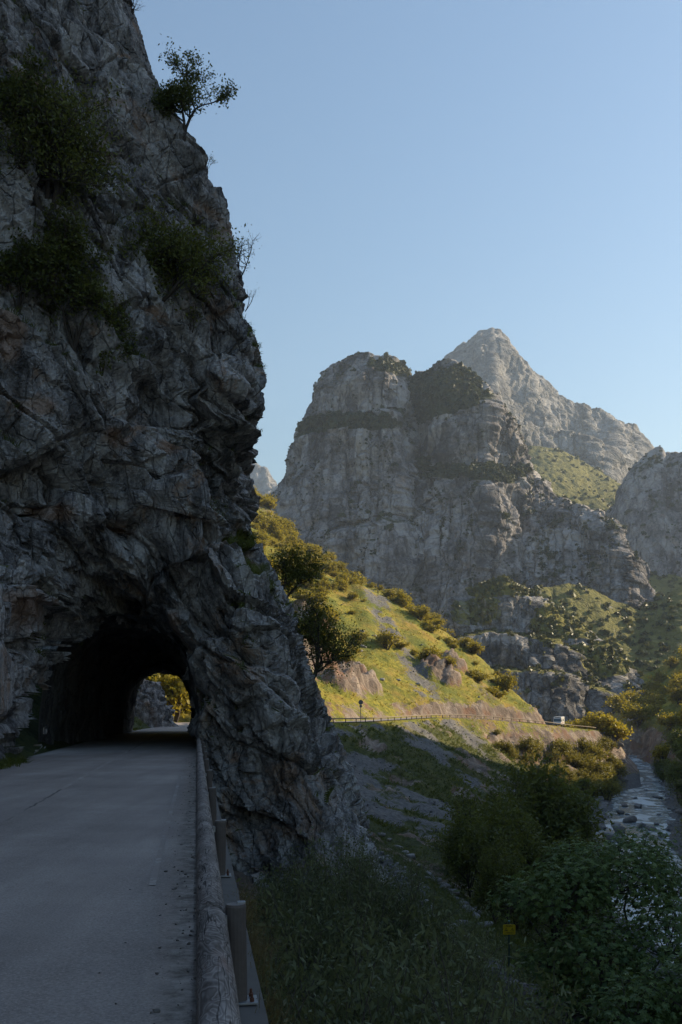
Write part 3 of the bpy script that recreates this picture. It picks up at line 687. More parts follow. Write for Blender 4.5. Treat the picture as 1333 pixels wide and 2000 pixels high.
tag(road, 'worn grey tarmac mountain road running into the tunnel', 'road', kind='structure')
def paint_mat(col, wear):
    m = NM('worn_paint'); v = m.map()
    n = m.noise(v, 9, 6, .75); n2 = m.noise(v, 1.1, 4, .6)
    f = m.math('ADD', m.math('MULTIPLY', n, .6), m.math('MULTIPLY', n2, .4))
    c = m.mix(m.ramp(f, [(wear, 0), (wear+.16, .75)]), (.33, .285, .26), col)
    return m.done(c, m.bump(n, .3, .01), .8)
M_PAINT = paint_mat((.62, .58, .54), .50)
def stripe(a, b, lat_c, wd):
    i = (RD[:, 1] > a) & (RD[:, 1] < b); V = ribbon(RD[i], [lat_c-wd/2, lat_c, lat_c+wd/2], .004)
    V[..., 2] += .02*fbm(np.stack([V[..., 0], V[..., 1], V[..., 2]*0], -1)*.25, 3, 700)+.03*(1-(lat_c/3)**2)+.003
    ob('road_marking', mesh_np('road_marking', V, grid_faces(*V.shape[:2])), M_PAINT, road)
stripe(19, 39, .09, .10); stripe(8, 24, 2.33, .06)
FRS = spline(FRP, 14)
V = ribbon(FRS, [-3.6, -2.9, -2.88, 0, 2.88, 2.9, 3.6]); V[..., 2] += np.array([-2.5, -.02, 0, .03, 0, -.02, -2.5])[None]
tag(ob('road', mesh_np('road', V, grid_faces(*V.shape[:2]), False, {'lat': np.zeros(V.shape[:2]), 'crack': np.ones(V.shape[:2])}), M_ASPH), 'short pale stretch of road climbing the far valley', 'road', kind='structure')
# strip of concrete the posts stand on
M_CONC = plain('concrete_edge', (.12, .115, .11), .9, bumps=6)
i = (RD[:, 1] > -12) & (RD[:, 1] < 42)
Lk = RD[i]; V = np.concatenate([ribbon(Lk, [2.70, 2.72, 3.07, 3.09], 0.)], 1)
V[..., 2] += np.array([-.3, .035, .03, -5.0])[None]; V[..., 2] += .012*fbm(V*1.2, 3, 705)
kerb = ob('kerb', mesh_np('kerb', V, grid_faces(*V.shape[:2]), False), M_CONC)
tag(kerb, 'narrow concrete edge strip under the log guardrail', 'kerb', kind='structure')

# ================================================================== TIMBER GUARDRAIL
def wood_mat():
    m = NM('weathered_log'); oi = m.n('ShaderNodeObjectInfo').outputs['Random']
    mp = m.n('ShaderNodeMapping'); m.set(mp.inputs[0], m.tc.outputs['Object']); mp.inputs['Scale'].default_value = (10.0, 4.2, 10.0)
    off = m.n('ShaderNodeCombineXYZ'); m.set(off.inputs[1], m.math('MULTIPLY', oi, 37)); m.set(mp.inputs['Location'], off.outputs[0])
    v = mp.outputs[0]
    f = m.noise(v, .8, 2, .4, 1.2)
    rings = m.math('FRACT', m.math('MULTIPLY', f, 11)); rg = m.ramp(rings, [(0, .05), (.35, .5), (.62, 1), (.75, .45), (1, .05)])
    big = m.noise(v, .55, 4, .6)
    a = m.ramp(big, [(.36, (.08, .064, .056)), (.50, (.24, .20, .18)), (.62, (.48, .43, .40))])
    c = m.mix(m.math('MULTIPLY', rg, .72), m.mix(.6, a, (.045, .035, .03)), m.mix(.55, a, (.62, .57, .53)))
    c = m.mix(m.ramp(m.noise(m.map((3, .6, 3)), 1.6, 3, .5), [(.62, 0), (.72, .6)]), c, (.22, .115, .08))
    fine = m.noise(m.map((30, 2.5, 30)), 3, 5, .7)
    c = m.mix(m.math('MULTIPLY', fine, .3), c, (.055, .045, .042))
    ckv = m.noise(m.map((14, .7, 14)), 1.0, 3, .5); ck = m.ramp(m.math('ABSOLUTE', m.math('SUBTRACT', ckv, .5)), [(0, 0), (.012, 1)])
    c = m.mix(m.math('SUBTRACT', 1.0, ck), c, (.015, .012, .011))
    h = m.math('ADD', m.math('MULTIPLY', rings, .3), m.math('MULTIPLY', fine, .5)); h = m.math('ADD', h, m.math('MULTIPLY', ck, .7))
    return m.done(c, m.bump(h, .5, .008), .8)
M_LOG = wood_mat()
M_POSTW = plain('dark_post_wood', (.12, .10, .09), .85, bumps=25)
M_ENDW = plain('pale_cut_wood', (.22, .20, .19), .85, bumps=30)
M_GALV = plain('galvanised_steel', (.36, .37, .39), .45, .85, .5, bumps=40)
M_RUST = plain('rusty_bolt', (.14, .06, .04), .8, .3, bumps=60)
def log_mesh(seed, L=3.985, r=.077):
    ks, kr = 28, 56
    t = np.linspace(0, 1, kr); a = np.linspace(0, 2*math.pi, ks, endpoint=False)
    A, Tt = np.meshgrid(a, t)
    Pn = np.stack([np.cos(A)*.7, Tt*L, np.sin(A)*.7], -1)
    rr = r*(1+.035*fbm(Pn*1.1+seed*9, 3, seed)+.012*fbm(Pn*5+seed, 2, seed+3))
    endc = np.clip(np.minimum(Tt, 1-Tt)*L/.012, 0, 1); rr = rr*(.93+.07*endc)
    V = np.stack([np.cos(A)*rr, Tt*L-L/2, np.sin(A)*rr], -1)
    F = []
    for i in range(kr-1):
        for j in range(ks): F.append((i*ks+j, i*ks+(j+1) % ks, (i+1)*ks+(j+1) % ks, (i+1)*ks+j))
    VV = np.concatenate([V.reshape(-1, 3), [[0, -L/2, 0], [0, L/2, 0]]])
    n = kr*ks
    F += [(n, (j+1) % ks, j, j) for j in range(0)]
    me = bpy.data.meshes.new('rail_log')
    me.from_pydata(VV.tolist(), [], F+[(n, (j+1) % ks, j) for j in range(ks)]+[(n+1, (kr-1)*ks+j, (kr-1)*ks+(j+1) % ks) for j in range(ks)])
    me.polygons.foreach_set('use_smooth', np.ones(len(me.polygons), bool)); me.update(); return me
rail = empty('timber_guardrail', (.2, 0, 0)); tag(rail, 'weathered log guardrail on short posts along the tarmac edge', 'guardrail')
AZ = math.atan(.145); PY0 = 1.2
logs = [log_mesh(s) for s in (1, 2, 3)]
def on_road(l, y): return (l-.145*y, y)
pm = MB(); k = 18; aa = np.arange(k)/k*2*math.pi
ring = np.stack([np.cos(aa), np.sin(aa)], -1)
pv_, pf_ = [], []
for (r_, z_) in ((.054, .035), (.054, .535), (.049, .548)):
    for q in ring: pv_.append((q[0]*r_, q[1]*r_, z_))
for l_ in range(2):
    for j in range(k): pf_.append((l_*k+j, l_*k+(j+1) % k, (l_+1)*k+(j+1) % k, (l_+1)*k+j))
post_me = bpy.data.meshes.new('post'); post_me.from_pydata(pv_, [], pf_); post_me.materials.append(M_POSTW); post_me.update()
capm = MB(); capm.add([(q[0]*.049, q[1]*.049, .5481) for q in ring], [tuple(range(k))]); 
top_proto = capm.build('post_top', M_ENDW)
chm = MB(); chm.box((.030, .02, .30), (.044, .04, .515)); ch_proto = chm.build('steel_channel', M_GALV, bevel=.003)
bpm = MB(); bpm.box((.02, 0, .043), (.17, .15, .012)); bp_proto = bpm.build('base_plate', M_GALV, bevel=.002)
bom = MB(); bom.tube((0, 0, 0), (0, 0, .018), .013, k=6).tube((0, 0, .018), (0, 0, .04), .007, k=8); bo_proto = bom.build('bolt', M_RUST)
brm = MB(); brm.box((0, 0, 0), (.05, .06, .05)); br_proto = brm.build('bracket', M_GALV)
for n_ in range(10):
    y = PY0+4*n_
    x0, y0 = on_road(.077, y+2); lg = ob('rail_log', logs[n_ % 3], M_LOG, rail)
    lg.location = (x0-.2, y0, .47+.006*math.sin(n_*2.3)); lg.rotation_euler = (0, n_*1.3+.4, AZ); 
    lg.rotation_mode = 'XYZ'
    x1, y1 = on_road(.212, y)
    p = ob('post', post_me, M_POSTW, rail); p.location = (x1-.2, y1, 0); p.rotation_euler = (.012*math.sin(n_*5), .015*math.cos(n_*3), AZ)
    for pr in (top_proto, ch_proto, bp_proto):
        c = pr.copy(); COL.objects.link(c); c.parent = p
    for bx, by in ((.075, -.05), (.075, .05), (-.04, -.06)):
        c = bo_proto.copy(); COL.objects.link(c); c.parent = p; c.location = (bx, by, .049)
    c = br_proto.copy(); COL.objects.link(c); c.parent = p; c.location = (-.07, 0, .47)
for pr in (top_proto, ch_proto, bp_proto, bo_proto, br_proto): bpy.data.objects.remove(pr)

# ================================================================== VEGETATION
M_BARK = plain('bark', (.075, .06, .048), .95, bumps=20)
M_TWIG = plain('grey_twig', (.10, .085, .07), .95, bumps=20)
M_HOLM = leaf_mat('holm_oak_leaf', (.055, .075, .02), (.20, .215, .05), .35)
M_SUNNY = leaf_mat('broadleaf_leaf', (.125, .125, .018), (.42, .35, .042), .45)
M_SPURB = leaf_mat('spur_bush_leaf', (.085, .095, .02), (.30, .265, .06), .42)
M_ASH = leaf_mat('ash_leaf', (.08, .11, .03), (.23, .245, .06), .40)
M_WILLOW = leaf_mat('willow_leaf', (.055, .075, .034), (.21, .235, .125), .35)
M_FIG = leaf_mat('fig_leaf', (.07, .12, .04), (.21, .28, .085), .35)
M_GRASSB = leaf_mat('grass_blade', (.08, .09, .014), (.36, .29, .035), .45, .25)
M_LUSH = leaf_mat('lush_grass_blade', (.045, .065, .015), (.15, .175, .04), .4, .25)
M_DRY = leaf_mat('dry_grass_blade', (.10, .08, .035), (.24, .185, .09), .4, .5)
def tubes(segs, k=5):
    S = np.array([np.concatenate([a, b, [r0, r1]]) for a, b, r0, r1 in segs])
    p0, p1, r0, r1 = S[:, :3], S[:, 3:6], S[:, 6], S[:, 7]
    d = p1-p0; d /= np.maximum(np.linalg.norm(d, axis=1, keepdims=True), 1e-6)
    up = np.where(np.abs(d[:, 2:3]) < .9, np.array([[0, 0, 1.]]), np.array([[1., 0, 0]]))
    a = np.cross(d, up); a /= np.linalg.norm(a, axis=1, keepdims=True); b = np.cross(d, a)
    th = np.arange(k)/k*2*math.pi
    c = np.cos(th)[None, :, None]*a[:, None]+np.sin(th)[None, :, None]*b[:, None]
    V = np.concatenate([p0[:, None]+c*r0[:, None, None], p1[:, None]+c*r1[:, None, None]], 1)
    base = (np.arange(len(S))*2*k)[:, None]; j = np.arange(k)[None]; j2 = (j+1) % k
    F = np.stack([base+j, base+j2, base+k+j2, base+k+j], -1).reshape(-1, 4)
    return V.reshape(-1, 3), F
def leaves(C, size, rs, aspect=.5, up=.25, droop=0., dirs=None, jit=.4):
    n = len(C)
    d = rs.normal(size=(n, 3)) if dirs is None else dirs+jit*rs.normal(size=(n, 3))
    d[:, 2] = d[:, 2]*(1-.3*up)-droop; d /= np.linalg.norm(d, axis=1, keepdims=True)
    nn = rs.normal(size=(n, 3)); nn[:, 2] += up*3; a = np.cross(d, nn); a /= np.maximum(np.linalg.norm(a, axis=1, keepdims=True), 1e-6)
    nr = np.cross(a, d)
    s = size*rs.uniform(.6, 1.3, (n, 1))
    V = np.stack([C, C+d*s*.5+a*s*aspect*.5+nr*s*.06, C+d*s, C+d*s*.5-a*s*aspect*.5+nr*s*.06], 1).reshape(-1, 3)
    return V, np.arange(4*n).reshape(-1, 4), np.repeat(rs.uniform(0, 1, n), 4)
def grow(rs, stems, H, levels=3, spread=.5, r0=.06, lean=(0, 0), kids=(3, 5), grav=0., wander=.25, trunk=.0, shrink=.62):
    segs, tips = [], []
    def br(p, d, L, r, lev):
        m = 3 if lev else 4
        for i in range(m):
            d = d+wander*rs.normal(size=3)*.5; d[2] += .08-grav*(levels-lev+1)*.06; d /= np.linalg.norm(d)
            q = p+d*L/m; r2 = r*(.86 if lev else .9)
            segs.append((p, q, r, r2)); p, r = q, r2
            if lev == levels: tips.append((p, d))
            elif i >= (1 if lev else m-2) or (lev and i >= 0 and rs.random() < .5):
                for _ in range(rs.integers(1, 3)):
                    nd = d*.75+spread*1.3*rs.normal(size=3); nd[2] = abs(nd[2])*.55+nd[2]*.45; nd /= np.linalg.norm(nd)
                    br(p, nd, L*shrink*rs.uniform(.7, 1.2), r*.6, lev+1)
        if lev < levels:
            for _ in range(rs.integers(*kids)):
                nd = d*.7+spread*rs.normal(size=3); nd /= np.linalg.norm(nd)
                br(p, nd, L*shrink*rs.uniform(.7, 1.2), r*.65, lev+1)
        else: tips.append((p, d))
    for s in range(stems):
        a = rs.uniform(0, 2*math.pi); sp = spread*(1.0 if stems > 1 else .15)
        d = np.array([math.cos(a)*sp*rs.uniform(.3, 1.2)+lean[0], math.sin(a)*sp*rs.uniform(.3, 1.2)+lean[1], 1.]); d /= np.linalg.norm(d)
        br(np.array([0, 0, -.15]), d, H*rs.uniform(.8, 1.15), r0, 0)
    return segs, np.array([t[0] for t in tips]), np.array([t[1] for t in tips])
def make_plant(name, label, cat, group, seed, leafmat, H=1., stems=4, levels=2, spread=.5, r0=.05, nleaf=3000, lsize=.12, clump=.25, aspect=.5, up=.25, droop=0., lean=(0, 0), kids=(2, 4), grav=0., bark=None, keep=1., sub=1, wander=.25, fit=None, shrink=.62):
    """plant of unit-ish size: Empty > trunk (woody stems) and crown (leaves)"""
    rs = np.random.default_rng(seed)
    segs, tp, td = grow(rs, stems, H*.45, levels, spread, r0, lean, kids, grav, wander, shrink=shrink)
    if keep < 1:
        kp = rs.random(len(tp)) < keep; tp, td = tp[kp], td[kp]
    i = rs.integers(0, len(tp), nleaf); off = rs.normal(size=(nleaf, 3))*clump*rs.uniform(.3, 1., (nleaf, 1))
    C = tp[i]+off
    V, F, sh = leaves(C, lsize, rs, aspect, up, droop)
    TVv, TF = tubes(segs)
    if fit is not None:                                     # scale to a given width, depth, height
        lo, hi = np.percentile(C, 2, axis=0), np.percentile(C, 98, axis=0)
        sc = np.array(fit)/np.maximum(np.array([hi[0]-lo[0], hi[1]-lo[1], hi[2]]), .1)
        shf = np.array([(lo[0]+hi[0])/2, (lo[1]+hi[1])/2, 0])
        Cn = C*sc
        V = (V.reshape(-1, 4, 3)-C[:, None]+Cn[:, None]).reshape(-1, 3); TVv = TVv*sc
    e = empty(name); tag(e, label, cat, group)
    ob('trunk', mesh_np('trunk', TVv, TF), bark or M_BARK, e)
    cr = ob('crown', mesh_np('crown', V, F, True, {'shade': sh}), leafmat, e)
    return e
def place(proto, loc, s=1., rz=0., label=None, group=None, first=[], sz=None, cat=None, tilt=(0, 0)):
    if proto.name in first: o = copy_tree(proto)
    else: first.append(proto.name); o = proto
    o.location = tuple(loc); o.scale = (s, s, s*(sz or 1)); o.rotation_euler = (tilt[0], tilt[1], rz)
    if label: o['label'] = label
    if group: o['group'] = group
    return o
# ---- on the cliff: nearest surface point for a picture direction
def cliff_at(px, py):
    Pp = CP.reshape(-1, 3); q = Pp[:, 1] > 5
    ex = CX+Pp[:, 0]/np.maximum(Pp[:, 1], 5)*FPX-px; ey = HY-(Pp[:, 2]-EYE)/np.maximum(Pp[:, 1], 5)*FPX-py
    e = np.where(q & (Pp[:, 1] < 62), ex*ex+ey*ey+.02*Pp[:, 1], 1e12); return Pp[np.argmin(e)]
def cliff_plant(px, py, wpx, hpx, name, label, cat, seed, mat=None, back=0., group=None, **kw):
    p = cliff_at(px, py); sc = p[1]/FPX
    a = dict(H=1, stems=4, levels=3, spread=.6, r0=.022, nleaf=5200, lsize=.15, clump=.075, fit=(wpx*sc, wpx*sc*.6, hpx*sc)); a.update(kw)
    e = make_plant(name, label, cat, group, seed, mat or M_HOLM, **a)
    e.location = p+np.array([0, back, -.1]); return e
cliff_plant(85, 395, 240, 230, 'holm_oak', 'large spreading evergreen bush on the cliff above the other bushes', 'bush', 11, nleaf=11000, stems=6, lsize=.15)
cliff_plant(20, 250, 120, 120, 'holm_oak', 'rounded evergreen clump highest on the shaded cliff face', 'bush', 19, nleaf=3500)
cliff_plant(90, 560, 150, 160, 'holm_oak', 'upright evergreen bush topping the trailing green strip on the cliff', 'bush', 12, nleaf=7000, stems=6)
cliff_plant(35, 590, 110, 130, 'holm_oak', 'dark evergreen bush tucked beside the trailing green strip', 'bush', 17, nleaf=4200, stems=6)
cliff_plant(145, 650, 130, 130, 'holm_oak', 'evergreen bush in the middle of the trailing green strip', 'bush', 13, nleaf=6000, stems=6)
cliff_plant(200, 725, 90, 110, 'holm_oak', 'evergreen bush at the lower end of the trailing green strip', 'bush', 14, nleaf=4200, stems=5)
cliff_plant(310, 560, 215, 140, 'holm_oak', 'wide low evergreen bush jutting from the middle of the cliff', 'bush', 15, nleaf=9500, stems=7, spread=.9)
cliff_plant(238, 655, 46, 70, 'sapling', 'thin dark sapling in a crack below the jutting bush', 'sapling', 16, nleaf=700, stems=2, lsize=.09)
cliff_plant(375, 640, 50, 40, 'shrub', 'tiny pale shrub in a cliff crack near the skyline', 'shrub', 18, nleaf=500, mat=M_ASH, lsize=.08)
cliff_plant(360, 262, 140, 160, 'cliff_edge_tree', 'lone wind-shaped tree on the cliff edge against the sky', 'tree', 23, stems=2, levels=3, spread=.55, r0=.022, nleaf=5200, lsize=.13, clump=.055, keep=.62, kids=(2, 4), lean=(.06, 0), bark=M_BARK)
cliff_plant(466, 528, 62, 82, 'sapling', 'airy sapling leaning out from the cliff edge', 'sapling', 24, stems=3, levels=2, nleaf=330, lsize=.075, clump=.10, r0=.018, keep=.7, lean=(.3, 0))
cliff_plant(487, 590, 30, 40, 'sapling', 'wispy twig of leaves under the airy sapling', 'sapling', 25, stems=2, levels=1, nleaf=70, lsize=.06, clump=.08, r0=.012, lean=(.5, 0))
cliff_plant(410, 322, 26, 24, 'shrub', 'small weedy tuft below the lone cliff tree', 'shrub', 26, stems=3, levels=1, nleaf=90, lsize=.06, clump=.06, r0=.01, lean=(.4, 0))
cliff_plant(514, 745, 20, 34, 'shrub', 'small grassy tuft on the cliff nose', 'shrub', 27, stems=5, levels=1, nleaf=140, lsize=.08, aspect=.2, clump=.05, r0=.008, lean=(.3, 0))
cliff_plant(255, 25, 50, 48, 'dead_shrub', 'bare thorny shrub on the very top of the cliff', 'shrub', 28, stems=4, levels=2, nleaf=25, lsize=.05, clump=.1, r0=.016)
cliff_plant(545, 1165, 95, 95, 'cliff_oak', 'dark small oak hanging out above its twin beside the sunny slope', 'tree', 31, stems=2, levels=3, spread=.6, nleaf=5600, lsize=.13, clump=.075, lean=(.5, 0), keep=.8)
cliff_plant(590, 1330, 120, 160, 'cliff_oak', 'dark small oak leaning from the rock above the far road', 'tree', 32, stems=2, levels=3, spread=.6, nleaf=9000, lsize=.13, clump=.08, lean=(.7, 0), keep=.85)
print('cliff plants', time.time()-T0)
# ---- grass growing on the ledges
def blades(P, Nn, rs, L=.3, wd=.02, per=6, spread=.5, segs=2, droop=.35):
    n = len(P)*per; C = np.repeat(P, per, 0)+rs.normal(size=(n, 3))*np.array([.3, .3, .05])*L*.7
    d = np.repeat(Nn, per, 0)*.45+rs.normal(size=(n, 3))*spread; d[:, 2] = np.abs(d[:, 2])+.6; d /= np.linalg.norm(d, axis=1, keepdims=True)
    a = np.cross(d, rs.normal(size=(n, 3))); a /= np.linalg.norm(a, axis=1, keepdims=True)
    l = L*rs.uniform(.5, 1.3, (n, 1)); h = d.copy(); h[:, 2] = 0
    m = C+d*l*.55; t = C+d*l+h*l*droop-np.array([0, 0, 1])*l*droop*.6
    V = np.stack([C-a*wd, C+a*wd, m+a*wd*.7, m-a*wd*.7, t+a*wd*.12, t-a*wd*.12], 1).reshape(-1, 3)
    b = (np.arange(n)*6)[:, None]
    F = np.concatenate([b+np.array([[0, 1, 2, 3]]), b+np.array([[3, 2, 4, 5]])])
    return V, F, np.repeat(rs.uniform(0, 1, n), 6)
def grass_obj(name, label, P, Nn, mat, seed, **kw):
    V, F, sh = blades(P, Nn, np.random.default_rng(seed), **kw)
    o = ob(name, mesh_np(name, V, F, True, {'shade': sh}), mat); tag(o, label, 'grass', kind='stuff'); return o
rs = np.random.default_rng(41)
cp, cn, cv = CP.reshape(-1, 3), CN.reshape(-1, 3), (CVEG*CK*(CFRONT > .5)).reshape(-1)
pp = np.clip(cv-.45, 0, 1)**1.5; pp[cp[:, 2] < -6.5] = 0; pp /= pp.sum()
sel = rs.choice(len(cp), 3200, p=pp)
grass_obj('ledge_grass', 'tufts of green grass rooted on the cliff ledges', cp[sel], cn[sel], M_LUSH, 42, L=.26, wd=.014, per=6)
# ---- protos for the valley
SLOPE = 'bushes on the sunny slope'
protos = [make_plant('slope_bush', 'olive green bush growing on the sunny slope above the far road', 'bush', SLOPE, 50+i, M_SUNNY, H=1, stems=4, levels=2, spread=.55, r0=.035, nleaf=1900, lsize=.10, clump=.085, aspect=.7, fit=(1, 1, .85)) for i in range(5)]
RB = 'bushes along the river banks'
protos_r = [make_plant('river_bush', 'grey green willow bush crowding the river bank', 'bush', RB, 60+i, M_ASH, H=1, stems=5, levels=2, spread=.5, r0=.025, nleaf=1900, lsize=.09, clump=.09, aspect=.45, fit=(1, 1, .95)) for i in range(4)]
protos_r2 = [make_plant('spur_bush', 'sunlit bush below the rocky road spur', 'bush', 'bushes below the road spur', 65+i, M_SPURB, H=1, stems=5, levels=2, spread=.55, r0=.025, nleaf=1900, lsize=.09, clump=.085, aspect=.55, fit=(1, 1, .9)) for i in range(4)]
flat = TV.reshape(-1, 3); fd = TD.ravel(); fdr = TDR.ravel(); frock = TROCK.ravel(); fscr = TSCREE.ravel(); fleg = TLEG.ravel()
frd = line_dist(flat[:, 0], flat[:, 1], RIDGE)[0]
fpx = CX+flat[:, 0]/np.maximum(flat[:, 1], 3)*FPX; fpy = HY-(flat[:, 2]-EYE)/np.maximum(flat[:, 1], 3)*FPX
inview = (fpx > -40) & (fpx < 1400) & (fpy < 2080) & (flat[:, 1] > 4)
area = np.abs(flat[:, 1])**2+400
def scatter(mask, wgt, n, mind, seed):
    r = np.random.default_rng(seed); idx = np.where(mask)[0]
    if len(idx) == 0: return []
    p = (wgt[idx] if wgt is not None else np.ones(len(idx)))*area[idx]; p = p/p.sum()
    out = []
    for i in r.choice(idx, min(n*6, len(idx)*3), p=p):
        q = flat[i]
        if all((q[0]-o[0])**2+(q[1]-o[1])**2 > mind*mind for o in out): out.append(q)
        if len(out) >= n: break
    return out
r_ = random.Random(5)
nb = fbm(flat*.03, 3, 801)
up_ = (fd < -9) & inview & (flat[:, 1] > 190) & (frd < 3) & (fpx > 470)
wg = np.clip(.10+sstep(34, 4, -frd)*1.6+.9*sstep(.05, .3, nb)+1.6*sstep(800, 560, fpx), 0, 4)*np.where(fscr > .45, .06, 1)*np.where(-fd < 24, .25, 1)
for p in scatter(up_, wg, 295, 1.3, 3):
    s = 1.4+4.8*r_.random()**1.5; place(r_.choice(protos), p-np.array([0, 0, .25]), s, r_.uniform(0, 6.28), sz=r_.uniform(.6, 1.1))
dn = (fd > 5) & (fleg > .6) & inview & (flat[:, 2] < -3.0) & (fdr < -7) & ((fpy > 1468) | (fpx < 1020) | (fpx > 1165))
for p in scatter(dn, np.clip(.25+sstep(-4, -12, flat[:, 2])*2.5, 0, 3), 120, 1.9, 4):
    s = r_.uniform(1.6, 5.6); place(r_.choice(protos_r2), p-np.array([0, 0, .3]), s, r_.uniform(0, 6.28), label='sunlit bush below the rocky road spur', group='bushes below the road spur')
bk = (np.abs(fdr) > 6.5) & (np.abs(fdr) < 15) & inview & (flat[:, 1] > 95) & (flat[:, 1] < 330) & ((fdr > 8.5) | (fpx < 1140) | (flat[:, 1] > 275)) & ((fdr > 0) | (fd > 22))
for p in scatter(bk, np.where(fdr > 0, 1., .5), 60, 2.4, 6):
    s = r_.uniform(2.6, 5.5); place(r_.choice(protos_r), p-np.array([0, 0, .3]), s, r_.uniform(0, 6.28))
far = inview & (fpx > 1090) & (flat[:, 1] > 310) & (np.abs(fdr) > 6) & (flat[:, 1] < 515)
for p in scatter(far, np.where(fdr > 0, .5, 1.2), 70, 4.5, 7):
    s = r_.uniform(5, 10); place(r_.choice(protos), p-np.array([0, 0, .4]), s, r_.uniform(0, 6.28), label='bushy tree on the far valley floor', group='trees on the far valley floor')
print('valley plants', time.time()-T0)
# ---- mid-distance ash trees and foreground thickets
AG = 'slender ash trees beside the river path'
ash = [make_plant('ash_tree', 'fine leaved slender tree rising between the footpath and the river', 'tree', AG, 70+i, M_ASH, H=1, stems=2, levels=3, spread=.38, r0=.018, nleaf=8500, lsize=.034, clump=.05, aspect=.42, kids=(2, 4), fit=(.62, .62, 1.)) for i in range(3)]
for (px, Y, top, s) in ((965, 76, 1535, 1), (1045, 84, 1492, 1), (1105, 82, 1525, 1), (1005, 80, 1515, 1), (925, 66, 1590, 1), (1015, 62, 1580, 1), (1080, 58, 1590, 1), (1120, 56, 1640, 1), (980, 50, 1650, 1)):
    x = (px-CX)/FPX*Y; z = tz(x, Y); h = EYE-(top-HY)/FPX*Y-z
    place(ash[int(px) % 3], (x, Y, z-.2), h*.97, px*.7, sz=1)
WG = 'dark willow bushes below the guardrail'
wil = [make_plant('willow_bush', 'dark fine leaved willow bush on the bank below the guardrail', 'bush', WG, 80+i, M_WILLOW, H=1, stems=9, levels=2, spread=.5, r0=.012, nleaf=12000, lsize=.034, clump=.05, aspect=.3, fit=(1, 1, 1), bark=M_TWIG) for i in range(3)]
for j, (px, Y, top, wd) in enumerate(((560, 27, 1690, 1.7), (655, 27, 1650, 2.1), (760, 28, 1690, 1.8), (500, 21, 1730, 1.3), (590, 21, 1715, 1.9), (700, 21, 1700, 2.2), (810, 22, 1745, 1.9), (890, 24, 1800, 1.4), (530, 15, 1800, 1.3), (640, 15.5, 1760, 2.0), (765, 16, 1790, 1.9), (870, 17.5, 1840, 1.5), (560, 11, 1880, 1.2), (690, 11.5, 1850, 1.7), (830, 12.5, 1880, 1.6), (920, 14.5, 1930, 1.2), (540, 8.2, 1965, .9), (640, 8.6, 1940, 1.2), (770, 9.2, 1950, 1.3), (890, 10, 1975, 1.2))):
    x = (px-CX)/FPX*Y; z = tz(x, Y); h = max(EYE-(top-HY)/FPX*Y-z, .8)
    wd = max(wd, h*.72); place(wil[j % 3], (x, Y, z-.1), wd, j*1.7, sz=h/wd)
# ---- fig tree with big lobed leaves
def fig_leaf_mesh(seed):
    r = random.Random(seed); lobes = [(0, 1.), (.75, .86), (-.75, .86), (1.6, .55), (-1.6, .55)]
    pts = []
    order = sorted(lobes)
    for i, (a, l) in enumerate(order):
        pts.append((a-.16, l*.86)); pts.append((a, l)); pts.append((a+.16, l*.86))
        if i < 4: pts.append(((a+order[i+1][0])/2, .42))
    v = [(0, 0, 0)]+[(math.sin(a)*l*.55, math.cos(a)*l*.62+.1, -.18*l*l+.05*r.uniform(-1, 1)) for a, l in pts]
    f = [(0, i, i+1) for i in range(1, len(pts))]
    me = bpy.data.meshes.new('leaf'); me.from_pydata(v, [], f); me.materials.append(M_FIG)
    me.polygons.foreach_set('use_smooth', np.ones(len(me.polygons), bool)); me.update(); return me, np.array(v), np.array(f)
FL = [fig_leaf_mesh(i) for i in range(4)]
